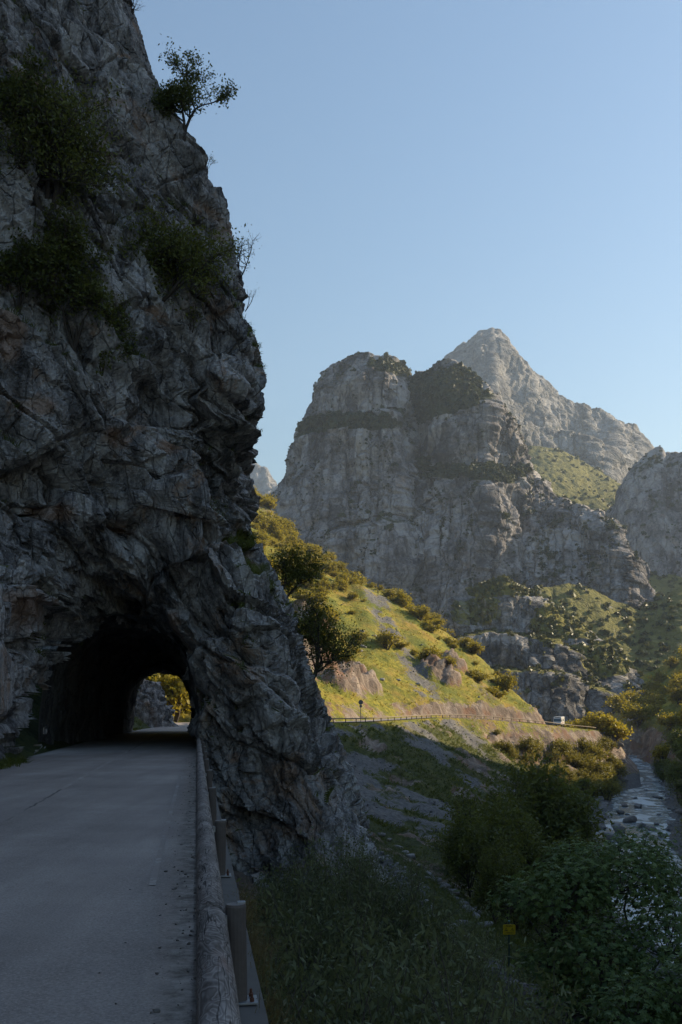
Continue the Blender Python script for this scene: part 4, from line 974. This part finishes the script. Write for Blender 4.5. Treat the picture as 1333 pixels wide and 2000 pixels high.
def fig_tree(name, label, cx, cy, blobs, nleaf, seed, nsingle):
    rs = np.random.default_rng(seed); zb = tz(cx, cy)
    e = empty(name, (cx, cy, zb)); tag(e, label, 'tree', 'fig trees beside the river path')
    segs = []
    C, Nn = [], []
    for (bx, by, bz, br) in blobs:
        c = np.array([bx-cx, by-cy, bz-zb]); p = np.array([rs.normal()*.15, rs.normal()*.15, -.2]); m = 7
        for i in range(m):
            q = p+(c-p)/(m-i)+rs.normal(size=3)*.12*(i < m-1); segs.append((p, q, .075*(1-i/m*.7), .075*(1-(i+1)/m*.7))); p = q
        for _ in range(16):
            d = rs.normal(size=3); d[2] = abs(d[2])*.8; d /= np.linalg.norm(d); mid = c+d*br*.5+rs.normal(size=3)*.08; segs.append((c, mid, .02, .014)); segs.append((mid, c+d*br*.95, .014, .006))
        n = int(nleaf*br*br/sum(b[3]**2 for b in blobs))
        d = rs.normal(size=(n, 3)); d[:, 2] = np.where(d[:, 2] < -.3, -d[:, 2], d[:, 2]); d /= np.linalg.norm(d, axis=1, keepdims=True)
        lump = 1+.28*fbm(d*2.2+bx*3, 3, seed)
        C.append(c+d*br*(rs.uniform(.55, 1.06, (n, 1))*lump[:, None])); Nn.append(d)
    C = np.vstack(C); Nn = np.vstack(Nn)
    TVv, TF = tubes(segs, 6); ob('trunk', mesh_np('trunk', TVv, TF), M_TWIG, e)
    n = len(C)
    z = Nn*.5+rs.normal(size=(n, 3))*.35+np.array([0, 0, .75]); z /= np.linalg.norm(z, axis=1, keepdims=True)
    y = Nn+rs.normal(size=(n, 3))*.6; y -= (y*z).sum(1, keepdims=True)*z; y /= np.linalg.norm(y, axis=1, keepdims=True); x = np.cross(y, z)
    s = rs.uniform(.15, .29, n)
    toc = np.array([0, 0, EYE])-(C+np.array([cx, cy, zb])); toc /= np.linalg.norm(toc, axis=1, keepdims=True)
    score = s*np.clip((z*toc).sum(1), 0, 1)*((Nn*toc).sum(1) > -.1)
    single = np.argsort(-score)[:nsingle]; isS = np.zeros(n, bool); isS[single] = True
    Vs, Fs, Sh, b = [], [], [], 0
    for i in np.where(~isS)[0]:
        me, v, f = FL[i % 4]; Mx = np.stack([x[i], y[i], z[i]], 0)*s[i]
        Vs.append(v@Mx+C[i]); Fs.append(f+b); b += len(v); Sh.append(np.full(len(v), rs.random()))
    cr = ob('crown', mesh_np('crown', np.vstack(Vs), np.vstack(Fs), True, {'shade': np.concatenate(Sh)}), M_FIG, e); cr['kind'] = 'stuff'
    for i in single:
        o = bpy.data.objects.new('leaf', FL[i % 4][0]); COL.objects.link(o); o.parent = e
        Mx = Matrix(((x[i][0]*s[i], y[i][0]*s[i], z[i][0]*s[i], C[i][0]), (x[i][1]*s[i], y[i][1]*s[i], z[i][1]*s[i], C[i][1]), (x[i][2]*s[i], y[i][2]*s[i], z[i][2]*s[i], C[i][2]), (0, 0, 0, 1)))
        o.matrix_local = Mx
fig_tree('fig_tree', 'broad fig tree with big lobed leaves behind the yellow sign', 8.0, 30, [(6.6, 29.5, -4.2, 1.5), (8.4, 30, -3.9, 1.7), (10.2, 31, -4.6, 1.7), (7.2, 28, -5.6, 1.5), (9.2, 28, -5.4, 1.7), (11, 29, -6.0, 1.6), (5.6, 31.5, -4.6, 1.0), (6.6, 28, -6.9, 1.2), (8.2, 27, -7.0, 1.4), (9.8, 27, -7.2, 1.4), (12.0, 31, -6.3, 1.5), (6.0, 29, -5.9, .9), (7.4, 31.5, -3.6, 1.2), (9.6, 32, -3.4, 1.3)], 11500, 91, 300)
fig_tree('fig_tree', 'lower fig tree filling the slope beneath the broad one', 8.6, 24.5, [(7.0, 24, -6.0, 1.2), (8.4, 24.4, -5.7, 1.4), (9.6, 25.5, -6.4, 1.4), (7.8, 26, -6.6, 1.2), (7.4, 23, -7.0, 1.1), (8.8, 23, -7.2, 1.1)], 3200, 92, 150)
print('fig', time.time()-T0)
# ---- grasses
rs = np.random.default_rng(44)
y = rs.uniform(2.4, 9, 240); l = .35+np.minimum(np.abs(rs.normal(size=240))*.05, .12); x = l-.145*y
P = np.stack([x, y, -.02-(l-.33)*1.5], -1)
grass_obj('dry_grass', 'dry straw coloured grass fringing the concrete strip', P, np.tile([.5, -.1, .6], (240, 1)), M_DRY, 45, L=.22, wd=.0018, per=5, droop=.7, spread=.35)
def tscatter(mask, n, seed, wgt=None):
    r = np.random.default_rng(seed); idx = np.where(mask)[0]; p = area[idx]*(wgt[idx] if wgt is not None else 1); p = p/p.sum(); i = r.choice(idx, n, p=p)
    return flat[i]+np.concatenate([r.normal(size=(n, 2))*.003*np.abs(flat[i, 1:2]), np.zeros((n, 1))], 1), TN.reshape(-1, 3)[i]
grassy = inview & (np.abs(fd) > 3.6) & (frock < .45) & (fscr < .4) & (np.abs(fdr) > 6)
p_, n_ = tscatter(grassy & (flat[:, 1] < 130) & (flat[:, 1] > 27), 7000, 46, 1/np.maximum(area, 1)*np.maximum(flat[:, 1], 10)**.6); grass_obj('bank_grass', 'long green grass on the shaded bank around the footpath', p_, n_, M_LUSH, 47, L=.42, wd=.011, per=7)
p_, n_ = tscatter(grassy & (flat[:, 1] > 110) & (fd > 4) & (fleg < .5), 3500, 50); grass_obj('gully_grass', 'green tussocks on the shaded slope under the far road', p_, n_, M_LUSH, 51, L=.7, wd=.06, per=5)
p_, n_ = tscatter(grassy & (flat[:, 1] > 130) & ~((fd > 4) & (fleg < .5)), 15000, 48); grass_obj('slope_grass', 'tussocky golden green grass on the sunny slope', p_, n_, M_GRASSB, 49, L=.75, wd=.07, per=4)
# ---- stones
def rock_mesh(seed, sub=2):
    r = np.random.default_rng(seed)
    import bmesh
    bm = bmesh.new(); bmesh.ops.create_icosphere(bm, subdivisions=sub, radius=1); v = np.array([q.co[:] for q in bm.verts]); f = np.array([[q.index for q in p.verts] for p in bm.faces]); bm.free()
    for _ in range(9):
        n = r.normal(size=3); n /= np.linalg.norm(n); h = r.uniform(.45, .8); dd = v@n-h; v = v-np.maximum(dd, 0)[:, None]*n
    v = v*np.array([1, r.uniform(.65, .9), r.uniform(.5, .75)])+.05*np.stack([perlin(v*2+seed, k) for k in range(3)], -1)
    return v, f
def stone_mat(name, a, b):
    m = NM(name); v = m.map(); g = m.n('ShaderNodeObjectInfo').outputs['Random']
    n = m.noise(v, 2.2, 7, .7); c = m.mix(m.ramp(m.math('ADD', n, m.math('MULTIPLY', m.math('SUBTRACT', g, .5), .3)), [(.35, 0), (.68, 1)]), a, b)
    return m.done(c, m.bump(m.noise(v, 3, 8, .7), .8, .12), .85)
M_BOULD = stone_mat('river_boulder', (.13, .115, .105), (.31, .29, .28)); M_PALE = stone_mat('pale_limestone', (.20, .19, .18), (.42, .40, .39)); M_SCREE = stone_mat('scree_stone', (.10, .095, .095), (.25, .24, .235))
RK = [rock_mesh(i) for i in range(6)]
RKM = [mesh_np('boulder', v, f, False) for v, f in RK]
for m_ in RKM: m_.materials.append(M_BOULD)
RKP = [m_.copy() for m_ in RKM]
for m_ in RKP: m_.materials.clear(); m_.materials.append(M_PALE)
def boulder(p, s, pale=False, label=None, group=None, name='boulder'):
    o = bpy.data.objects.new(name, (RKP if pale else RKM)[r_.randrange(6)]); COL.objects.link(o)
    o.location = tuple(p); o.scale = (s*r_.uniform(.85, 1.3), s*r_.uniform(.8, 1.1), s*r_.uniform(.7, 1)); o.rotation_euler = (r_.uniform(-.25, .25), r_.uniform(-.25, .25), r_.uniform(0, 6.28))
    tag(o, label or 'grey boulder lying in the rocky river bed', 'boulder', group or 'boulders in the river bed'); return o
def river_pt(px, py): Y = (EYE-RZ)/(py-HY)*FPX; return np.array([(px-CX)/FPX*Y, Y, RZ])
for (px, py, wpx) in ((1247, 1578, 24), (1232, 1606, 30), (1205, 1615, 24), (1210, 1628, 42), (1252, 1616, 24), (1272, 1622, 22), (1240, 1636, 16), (1262, 1634, 12), (1280, 1558, 12), (1290, 1560, 12), (1262, 1545, 9), (1270, 1676, 32), (1258, 1697, 22), (1282, 1702, 32), (1250, 1670, 16), (1300, 1722, 22), (1320, 1720, 20), (1288, 1592, 10), (1212, 1590, 20), (1220, 1575, 18), (1240, 1560, 9), (1283, 1611, 14), (1295, 1634, 18), (1196, 1640, 40), (1330, 1745, 16), (1278, 1660, 10), (1225, 1592, 10), (1290, 1740, 14)):
    p = river_pt(px, py); s = wpx*p[1]/FPX*.5; boulder(p+np.array([0, 0, .3*s]), s*1.15)
for q in scatter((np.abs(fdr) < 10.5) & (np.abs(fdr) > 4.2) & inview & (flat[:, 1] > 90) & (flat[:, 1] < 330), None, 110, 1.3, 9):
    boulder(q+np.array([0, 0, .05]), r_.uniform(.4, 1.5)*(1.2 if q[1] > 180 else .8))
for (px, py, Y, s) in ((775, 1585, 96, .9), (790, 1600, 93, .7), (800, 1622, 88, 1.0), (815, 1640, 83, .8), (835, 1648, 80, .9), (850, 1665, 74, .9), (868, 1672, 71, .8), (880, 1680, 69, .7), (860, 1690, 66, .6), (895, 1702, 62, .9), (905, 1722, 58, .8), (918, 1735, 55, .7), (925, 1750, 52, .6), (912, 1765, 50, .6), (930, 1780, 47, .5), (945, 1800, 44, .5), (905, 1810, 43, .45), (915, 1835, 40, .45), (930, 1850, 38.5, .4), (760, 1570, 100, .7), (745, 1560, 103, .8), (875, 1700, 64, .5), (840, 1672, 72, .5)):
    x = (px-CX)/FPX*Y; boulder((x, Y, tz(x, Y)+.1), s*.8, True, 'pale limestone block on the grassy gully path', 'pale blocks along the gully path', 'rock')
for q in scatter((fd < -8) & inview & (flat[:, 1] > 190) & (flat[:, 1] < 300) & (frd < -2) & (fpx > 600), None, 30, 3, 10):
    boulder(q+np.array([0, 0, .1]), r_.uniform(.4, 1.2), True, 'sunlit rock lying in the grass above the far road', 'rocks on the sunny slope', 'rock')
def stuff_stones(name, label, P, smin_, smax_, mat, seed):
    r = np.random.default_rng(seed); v, f = rock_mesh(77, 1); n = len(P)
    s = smin_+(smax_-smin_)*r.random((n, 1, 1))**3
    a = r.uniform(0, 6.28, n); ca, sa = np.cos(a), np.sin(a); Rm = np.zeros((n, 3, 3)); Rm[:, 0, 0] = ca; Rm[:, 0, 1] = -sa; Rm[:, 1, 0] = sa; Rm[:, 1, 1] = ca; Rm[:, 2, 2] = 1
    Vv = np.einsum('nij,kj->nki', Rm, v)*s*r.uniform(.6, 1.3, (n, 1, 3))+P[:, None]; Ff = f[None]+(np.arange(n)*len(v))[:, None, None]
    o = ob(name, mesh_np(name, Vv, Ff.reshape(-1, 3), False), mat); tag(o, label, 'stones', kind='stuff')
p_, _ = tscatter(inview & (fscr > .5) & (np.abs(fdr) > 9) & (flat[:, 1] > 90), 3200, 11); stuff_stones('scree_stones', 'loose grey scree stones on the slopes around the far road', p_-np.array([0, 0, .08]), .08, .42, M_SCREE, 12)
p_, _ = tscatter(inview & (np.abs(fdr) < 11) & (np.abs(fdr) > 3.6) & (flat[:, 1] > 70) & (flat[:, 1] < 340), 2600, 13); stuff_stones('river_cobbles', 'cobbles and shingle lining both sides of the river', p_, .12, .6, M_BOULD, 14)
p_, _ = tscatter(inview & (fscr > .35) & (flat[:, 1] < 100) & (np.abs(fdr) > 9), 1500, 15); stuff_stones('path_rubble', 'grey rubble scattered along the gully footpath', p_, .05, .35, M_PALE, 16)
q_ = rs.uniform(2.5, 36, 700); lq = -np.abs(rs.normal(size=700))*.22+.02; stuff_stones('road_grit', 'grit and small stones gathered at the foot of the guardrail', np.stack([lq-.145*q_, q_, np.full(700, .012)], -1), .004, .028, M_BOULD, 17)
# ---- bushes dotting the far mountains (too far to count)
def far_scrub(name, label, data, n, smin_, smax_, mat, seed, thr=.5):
    Vv, Nn, vg = data; r = np.random.default_rng(seed)
    P = Vv.reshape(-1, 3); g = vg.ravel(); px = CX+P[:, 0]/P[:, 1]*FPX
    wgt = np.clip(g-thr, 0, 1)*(px > 480)*(px < 1380)
    i = r.choice(len(P), n, p=wgt/wgt.sum()); P = P[i]
    k = 9                                                   # each bush: nine leafy flakes round a dome
    s = smin_+(smax_-smin_)*r.random(n)**2
    d = r.normal(size=(n, k, 3)); d[..., 2] = np.abs(d[..., 2]); d /= np.linalg.norm(d, axis=-1, keepdims=True)
    C = (P[:, None]+d*s[:, None, None]*.55).reshape(-1, 3); nn = (d+.5*r.normal(size=d.shape)).reshape(-1, 3); nn /= np.linalg.norm(nn, axis=1, keepdims=True)
    a = np.cross(nn, r.normal(size=nn.shape)); a /= np.linalg.norm(a, axis=1, keepdims=True); b = np.cross(nn, a); S = np.repeat(s, k)[:, None]*.55
    V4 = np.stack([C+a*S, C+b*S*.8-nn*S*.3, C-a*S, C-b*S*.8-nn*S*.3], 1).reshape(-1, 3)
    o = ob(name, mesh_np(name, V4, np.arange(len(V4)).reshape(-1, 4), True, {'shade': np.repeat(r.random(n), 4*k)}), mat); tag(o, label, 'scrub', kind='stuff')
M_SCRUB = leaf_mat('mountain_scrub', (.028, .042, .016), (.07, .078, .026), .25, .02)
M_SCRUB2 = leaf_mat('hillside_scrub', (.05, .062, .02), (.13, .13, .04), .2, .02)
far_scrub('mountain_scrub', 'dark scrub clothing the ledges of the mountain wall', m1, 6500, .8, 4.2, M_SCRUB, 901, .40)
m1s = (m1[0], m1[1], np.clip(.5+.9*fbm(m1[0]/14, 3, 950), 0, 1))
far_scrub('wall_scrub', 'tiny dark shrubs rooted in the cracks of the mountain wall', m1s, 7000, .5, 2.0, M_SCRUB, 906, .55)
far_scrub('hill_scrub', 'bushes scattered over the rocky foothill', m5, 1300, .7, 3.0, M_SCRUB2, 902, .4)
far_scrub('hillside_scrub', 'bushes dotting the grassy hillside below the far peak', m4, 900, 1.5, 6, M_SCRUB2, 903, .5)
far_scrub('slope_scrub', 'bushes on the softly lit valley slope', m7, 420, 1.5, 5, M_SCRUB2, 905, .5)
far_scrub('knoll_scrub', 'scrub on the rocky knoll', m3, 250, 1.2, 4, M_SCRUB, 904, .3)
print('stuff', time.time()-T0)

# ================================================================== RIVER
def water_mat():
    m = NM('river_water'); v = m.map((1, .55, 1), (0, 0, -.5))
    foam = m.noise(v, .22, 6, .62, 1.0); fine = m.noise(v, 1.6, 5, .6, .6)
    c = m.mix(m.ramp(foam, [(.48, 0), (.62, .7)]), (.26, .30, .31), (.72, .76, .78))
    c = m.mix(m.ramp(m.noise(v, .07, 3, .5), [(.54, 0), (.68, .55)]), c, (.26, .21, .11))
    m.b.inputs['Specular IOR Level'].default_value = .6
    return m.done(c, m.bump(m.math('ADD', foam, m.math('MULTIPLY', fine, .4)), .5, .22), m.ramp(foam, [(.45, .16), (.7, .5)]))
RV = spline(RIV, 60)
Rl = np.linspace(-9, 9, 27); V = ribbon(np.column_stack([RV, RZ+.07*np.maximum(RV[:, 1]-310, 0)]), Rl); V[..., 2] += .10*fbm(V*.5, 4, 710)
tag(ob('river', mesh_np('river', V, grid_faces(*V.shape[:2])), water_mat()), 'shallow rippling mountain river over stones', 'river', kind='structure')

# ================================================================== FAR ROAD FURNITURE
M_FRAIL = plain('pale_timber_rail', (.30, .24, .17), .8, bumps=4); M_FPOST = plain('rail_post', (.10, .085, .07), .85, bumps=4)
def far_rail(name, label, side, y0, y1, metal=False, step=4.0):
    L = RD[(RD[:, 1] > y0) & (RD[:, 1] < y1)]; E = ribbon(L, [side])[:, 0]
    s = np.concatenate([[0], np.cumsum(np.linalg.norm(np.diff(E[:, :2], axis=0), axis=1))]); n = int(s[-1]//step)+1
    q = np.stack([np.interp(np.arange(n)*step, s, E[:, k]) for k in range(3)], -1)
    e = empty(name, q[0]); tag(e, label, 'guardrail')
    if metal:
        bm_ = MB(); prof = [(-.02, 0), (.04, .05), (.04, .11), (-.01, .15), (-.01, .17), (.04, .21), (.04, .27), (-.02, .32), (-.035, .32), (.02, .27), (.02, .21), (-.03, .17), (-.03, .15), (.02, .11), (.02, .05), (-.035, 0)]
        bm_.prism(prof, 'y', 0, step); beam = bm_.build('beam', M_GALV)
        beam_z = .42
    else:
        bm_ = MB(); bm_.tube((0, 0, 0), (0, step, 0), .11, k=8); beam = bm_.build('beam', M_FRAIL); beam_z = .66
    pb = MB(); pb.tube((0, 0, -.3), (0, 0, .74), .085 if not metal else .05, k=8); post = pb.build('post', M_GALV if metal else M_FPOST)
    for i in range(n):
        c = post.copy(); COL.objects.link(c); c.parent = e; c.location = tuple(q[i]-q[0])
        if i < n-1:
            d = q[i+1]-q[i]; c = beam.copy(); COL.objects.link(c); c.parent = e; c.location = tuple(q[i]-q[0]+np.array([0, 0, beam_z])); c.rotation_euler = (math.atan2(d[2], math.hypot(d[0], d[1])), 0, math.atan2(-d[0], d[1]))
    bpy.data.objects.remove(beam); bpy.data.objects.remove(post)
far_rail('timber_guardrail', 'long pale timber guardrail along the far road bend', 2.95, 168, 305)
far_rail('metal_guardrail', 'galvanised steel guardrail seen through the tunnel mouth', 2.95, 96, 150, True)
# stone retaining wall under the bend
M_WALLST = rock_mat('wall_stone', .55, (.10, .08, .065), (.19, .155, .125), (.30, .25, .21), warm=(.22, .14, .09), bumpd=.1)
L = RD[(RD[:, 1] > 240) & (RD[:, 1] < 266)]; V = np.concatenate([ribbon(L, [2.75, 3.25, 3.55, 3.8], 0)], 1); V[..., 2] += np.array([.02, .02, -1.2, -3.2])[None]; V += .12*np.stack([perlin(V*1.4, k) for k in range(3)], -1)
tag(ob('retaining_wall', mesh_np('retaining_wall', V, grid_faces(*V.shape[:2])), M_WALLST), 'rough stone retaining wall holding up the far road bend', 'wall')
# small sign seen edge-on beside the far road
M_POLE = plain('grey_pole', (.13, .13, .135), .6, .4); M_SIGNBK = plain('sign_back', (.17, .17, .175), .6, .3)
pY = 190; px_ = (705-CX)/FPX*pY; zr_ = float(terrain_road_z(np.array([px_]), np.array([pY]))[0])
e = empty('road_sign', (px_, pY, zr_)); tag(e, 'dark round road sign on a thin pole beside the far road', 'road sign')
MB().tube((0, 0, -.4), (0, 0, 4.2), .06, k=8).build('pole', M_POLE, e); MB().tube((0, -.05, 3.7), (0, -.08, 3.7), .45, k=20).build('panel', M_SIGNBK, e); MB().tube((0, -.05, 2.95), (0, -.08, 2.95), .28, k=20).build('lower_panel', M_SIGNBK, e)

# ================================================================== YELLOW WARNING SIGN
M_YEL = plain('yellow_enamel', (.80, .56, .02), .5, 0, .4, bumps=8); M_BLK = plain('black_print', (.02, .02, .02), .6); M_GRN = plain('green_painted_pole', (.06, .10, .085), .6, .2)
sY = 34.0; sx = (995-CX)/FPX*sY; ztop = EYE-(1800-HY)/FPX*sY; zb = min(tz(sx, sY), ztop-1.9)
sg = empty('warning_sign', (sx, sY, zb)); tag(sg, 'small yellow warning sign with two black triangles on green pole', 'sign')
hh = ztop-zb; wS, hS, zc = .42, .345, hh-.27
MB().tube((0, .03, -.3), (0, .03, hh), .03, k=12).build('pole', M_GRN, sg); MB().tube((0, .03, hh), (0, .03, hh+.03), .034, k=12).build('pole_cap', plain('turquoise_cap', (.12, .34, .30), .5), sg)
rr = .03; poly = []
for cx_, cz_, a0 in ((wS/2-rr, hS/2-rr, 0), (-wS/2+rr, hS/2-rr, 90), (-wS/2+rr, -hS/2+rr, 180), (wS/2-rr, -hS/2+rr, 270)):
    for a in (0, 30, 60, 90): poly.append((cx_+rr*math.cos(R(a0+a)), zc+cz_+rr*math.sin(R(a0+a))))
panel = MB().prism(poly, 'y', -.012, 0).build('panel', M_YEL, sg)
def tri(cx_, s, t):
    o = [(cx_-s, -s*.8), (cx_+s, -s*.8), (cx_, s)]; i = [(cx_+(x-cx_)*t, z*t-s*.06) for x, z in o]
    v = [(x, -.0145, zc+.0+z) for x, z in o+i]; return v, [(0, 1, 4, 3), (1, 2, 5, 4), (2, 0, 3, 5)]
for cx_ in (-.105, .105):
    q = MB(); v, f = tri(cx_, .068, .72); q.add(v, f); q.build('warning_triangle', M_BLK, panel)
    q = MB()
    if cx_ < 0: q.add([(cx_-.028, -.0145, zc-.036), (cx_+.032, -.0145, zc-.036), (cx_+.012, -.0145, zc+.0), (cx_-.012, -.0145, zc-.012)], [(0, 1, 2, 3)])
    else: q.add([(cx_-.006, -.0145, zc-.012), (cx_+.006, -.0145, zc-.012), (cx_+.008, -.0145, zc+.025), (cx_-.008, -.0145, zc+.025)], [(0, 1, 2, 3)]).add([(cx_-.007, -.0145, zc-.036), (cx_+.007, -.0145, zc-.036), (cx_+.007, -.0145, zc-.022), (cx_-.007, -.0145, zc-.022)], [(0, 1, 2, 3)])
    q.build('pictogram', M_BLK, panel)
def text(s, x, z, size, parent, mat, y=-.0145):
    c = bpy.data.curves.new('lettering', 'FONT'); c.body = s; c.size = size; c.align_x = 'CENTER'; c.align_y = 'CENTER'; c.extrude = .0005; c.materials.append(mat); c.offset = .0012
    t_ = bpy.data.objects.new('lettering_curve', c); COL.objects.link(t_); bpy.context.view_layer.update()
    me = bpy.data.meshes.new_from_object(t_.evaluated_get(bpy.context.evaluated_depsgraph_get())); bpy.data.objects.remove(t_)
    o = ob('lettering', me, mat, parent); o.location = (x, y, z); o.rotation_euler = (R(90), 0, 0)
text('PELIGRO', 0, zc+.122, .062, panel, M_BLK)
text('¡ ATENCIÓN !', 0, zc-.112, .05, panel, M_BLK)
q = MB(); q.box((0, -.013, zc+.088), (.36, .003, .004)).box((0, -.013, zc-.148), (.28, .003, .003)); q.build('rule_lines', M_BLK, panel)

# ================================================================== MOTORHOME
M_WHITE = plain('white_coachwork', (.72, .72, .71), .35, 0, .5, bumps=2); M_GLASS = plain('dark_glass', (.05, .07, .085), .12, 0, .8); M_TYRE = plain('tyre_rubber', (.02, .02, .02), .9); M_GREY = plain('grey_bumper', (.14, .14, .145), .6); M_LAMP = plain('lamp_lens', (.6, .6, .58), .2); M_RED = plain('red_stripe', (.35, .05, .03), .5)
vY = 287.0; vx = (1097-CX)/FPX*vY; vz = float(terrain_road_z(np.array([vx]), np.array([vY]))[0])+.03
Li = np.argmin((RD[:, 0]-vx)**2+(RD[:, 1]-vY)**2); vx, vY = RD[Li, 0]+.5, RD[Li, 1]+0.
hd = RD[Li]-RD[Li+2]
mh = empty('motorhome', (vx, vY, RD[Li, 2]+.03), math.atan2(-1.0, -.30)+R(90)+R(0)); tag(mh, 'white motorhome driving along the far road spur', 'motorhome')
mh.rotation_euler = (0, 0, R(-21))
# local frame: front faces -Y
prof = [(-3.3, .55), (-3.28, 1.15), (-2.95, 1.45), (-2.75, 2.55), (-2.55, 2.85), (3.3, 2.9), (3.35, .55)]
MB().prism([(y, z) for y, z in prof], 'x', -1.13, 1.13).build('body', M_WHITE, mh, bevel=.12)
MB().prism([(-3.0, 1.50), (-2.80, 2.30), (-2.78, 2.30), (-2.9, 1.5)], 'x', -1.0, 1.0).build('windscreen', M_GLASS, mh, loc=(0, -.05, 0))
for s in (-1, 1):
    MB().box((s*1.135, -1.9, 1.75), (.03, 1.0, .6)).build('cab_window', M_GLASS, mh); MB().box((s*1.135, .9, 1.9), (.03, 1.3, .5)).build('side_window', M_GLASS, mh)
    MB().box((s*.82, -3.30, .95), (.4, .06, .2)).build('headlight', M_LAMP, mh)
    MB().box((s*1.28, -2.75, 1.95), (.16, .1, .4)).build('mirror', M_GREY, mh, bevel=.02)
    for wy in (-2.2, 1.9):
        wl = MB().tube((s*.92, wy, .36), (s*1.14, wy, .36), .36, k=20).build('wheel', M_TYRE, mh); MB().tube((s*1.14, wy, .36), (s*1.15, wy, .36), .2, k=14).build('rim', M_GALV, wl)
MB().box((0, -3.32, .62), (2.2, .14, .28)).build('bumper', M_GREY, mh, bevel=.04); MB().box((0, -3.325, 1.0), (1.1, .05, .16)).build('grille', M_GREY, mh); MB().box((0, -.2, 1.15), (2.275, 5.0, .1)).build('stripe', M_RED, mh)
MB().box((0, -2.72, 2.68), (1.5, .10, .16)).build('marker_panel', M_GREY, mh)

# ---- rock knob and sunlit tree beyond the tunnel
def knob():
    a = np.linspace(0, 2*math.pi, 120); t = np.linspace(0, 1, 90); A, Tt = np.meshgrid(a, t)
    rr_ = (1-Tt)**.8; c = np.array([-21.8, 106, -1.])
    V = np.stack([c[0]+np.cos(A)*5.2*rr_-Tt*4.0, c[1]+np.sin(A)*5*rr_, c[2]+Tt*12], -1)
    N = np.stack([np.cos(A), np.sin(A), .4+0*A], -1); f1, _ = facets(V/1.7, 71, 1); f2, _ = facets(V/.6, 72, 1); V = V+N*(f1*.8+f2*.3)[..., None]
    o = ob('rock_outcrop', mesh_np('rock_outcrop', V, grid_faces(90, 120), True, {'veg': sstep(.6, 1, fbm(V*.5, 3, 73)+.5)}), M_CLIFF); tag(o, 'leaning rock outcrop beyond the tunnel beside the road', 'rock')
knob()
for j, (px, Y, s) in enumerate(((338, 150, 7.5), (322, 156, 6), (372, 158, 6), (352, 165, 7))):
    x = (px-CX)/FPX*Y; place(protos[j % 5], (x, Y, tz(x, Y)-.3), s, j*2., label='leafy tree framed by the tunnel mouth', group='trees seen through the tunnel', sz=1.15)
p_ = np.stack([-5.45-.145*np.linspace(22, 31, 240)+.15*rs.normal(size=240), np.linspace(22, 31, 240), np.full(240, 0.0)], -1); p2_ = np.stack([-17.3+.2*rs.normal(size=120)-.16*np.linspace(0, 22, 120), np.linspace(82, 104, 120), np.full(120, 0.)], -1)
p_ = np.vstack([p_, p2_]); grass_obj('verge_grass', 'green weeds along the foot of the tunnel wall', p_, np.tile([.2, -.3, .8], (len(p_), 1)), M_LUSH, 55, L=.26, wd=.012, per=6)

#@@END
print('done', time.time()-T0)
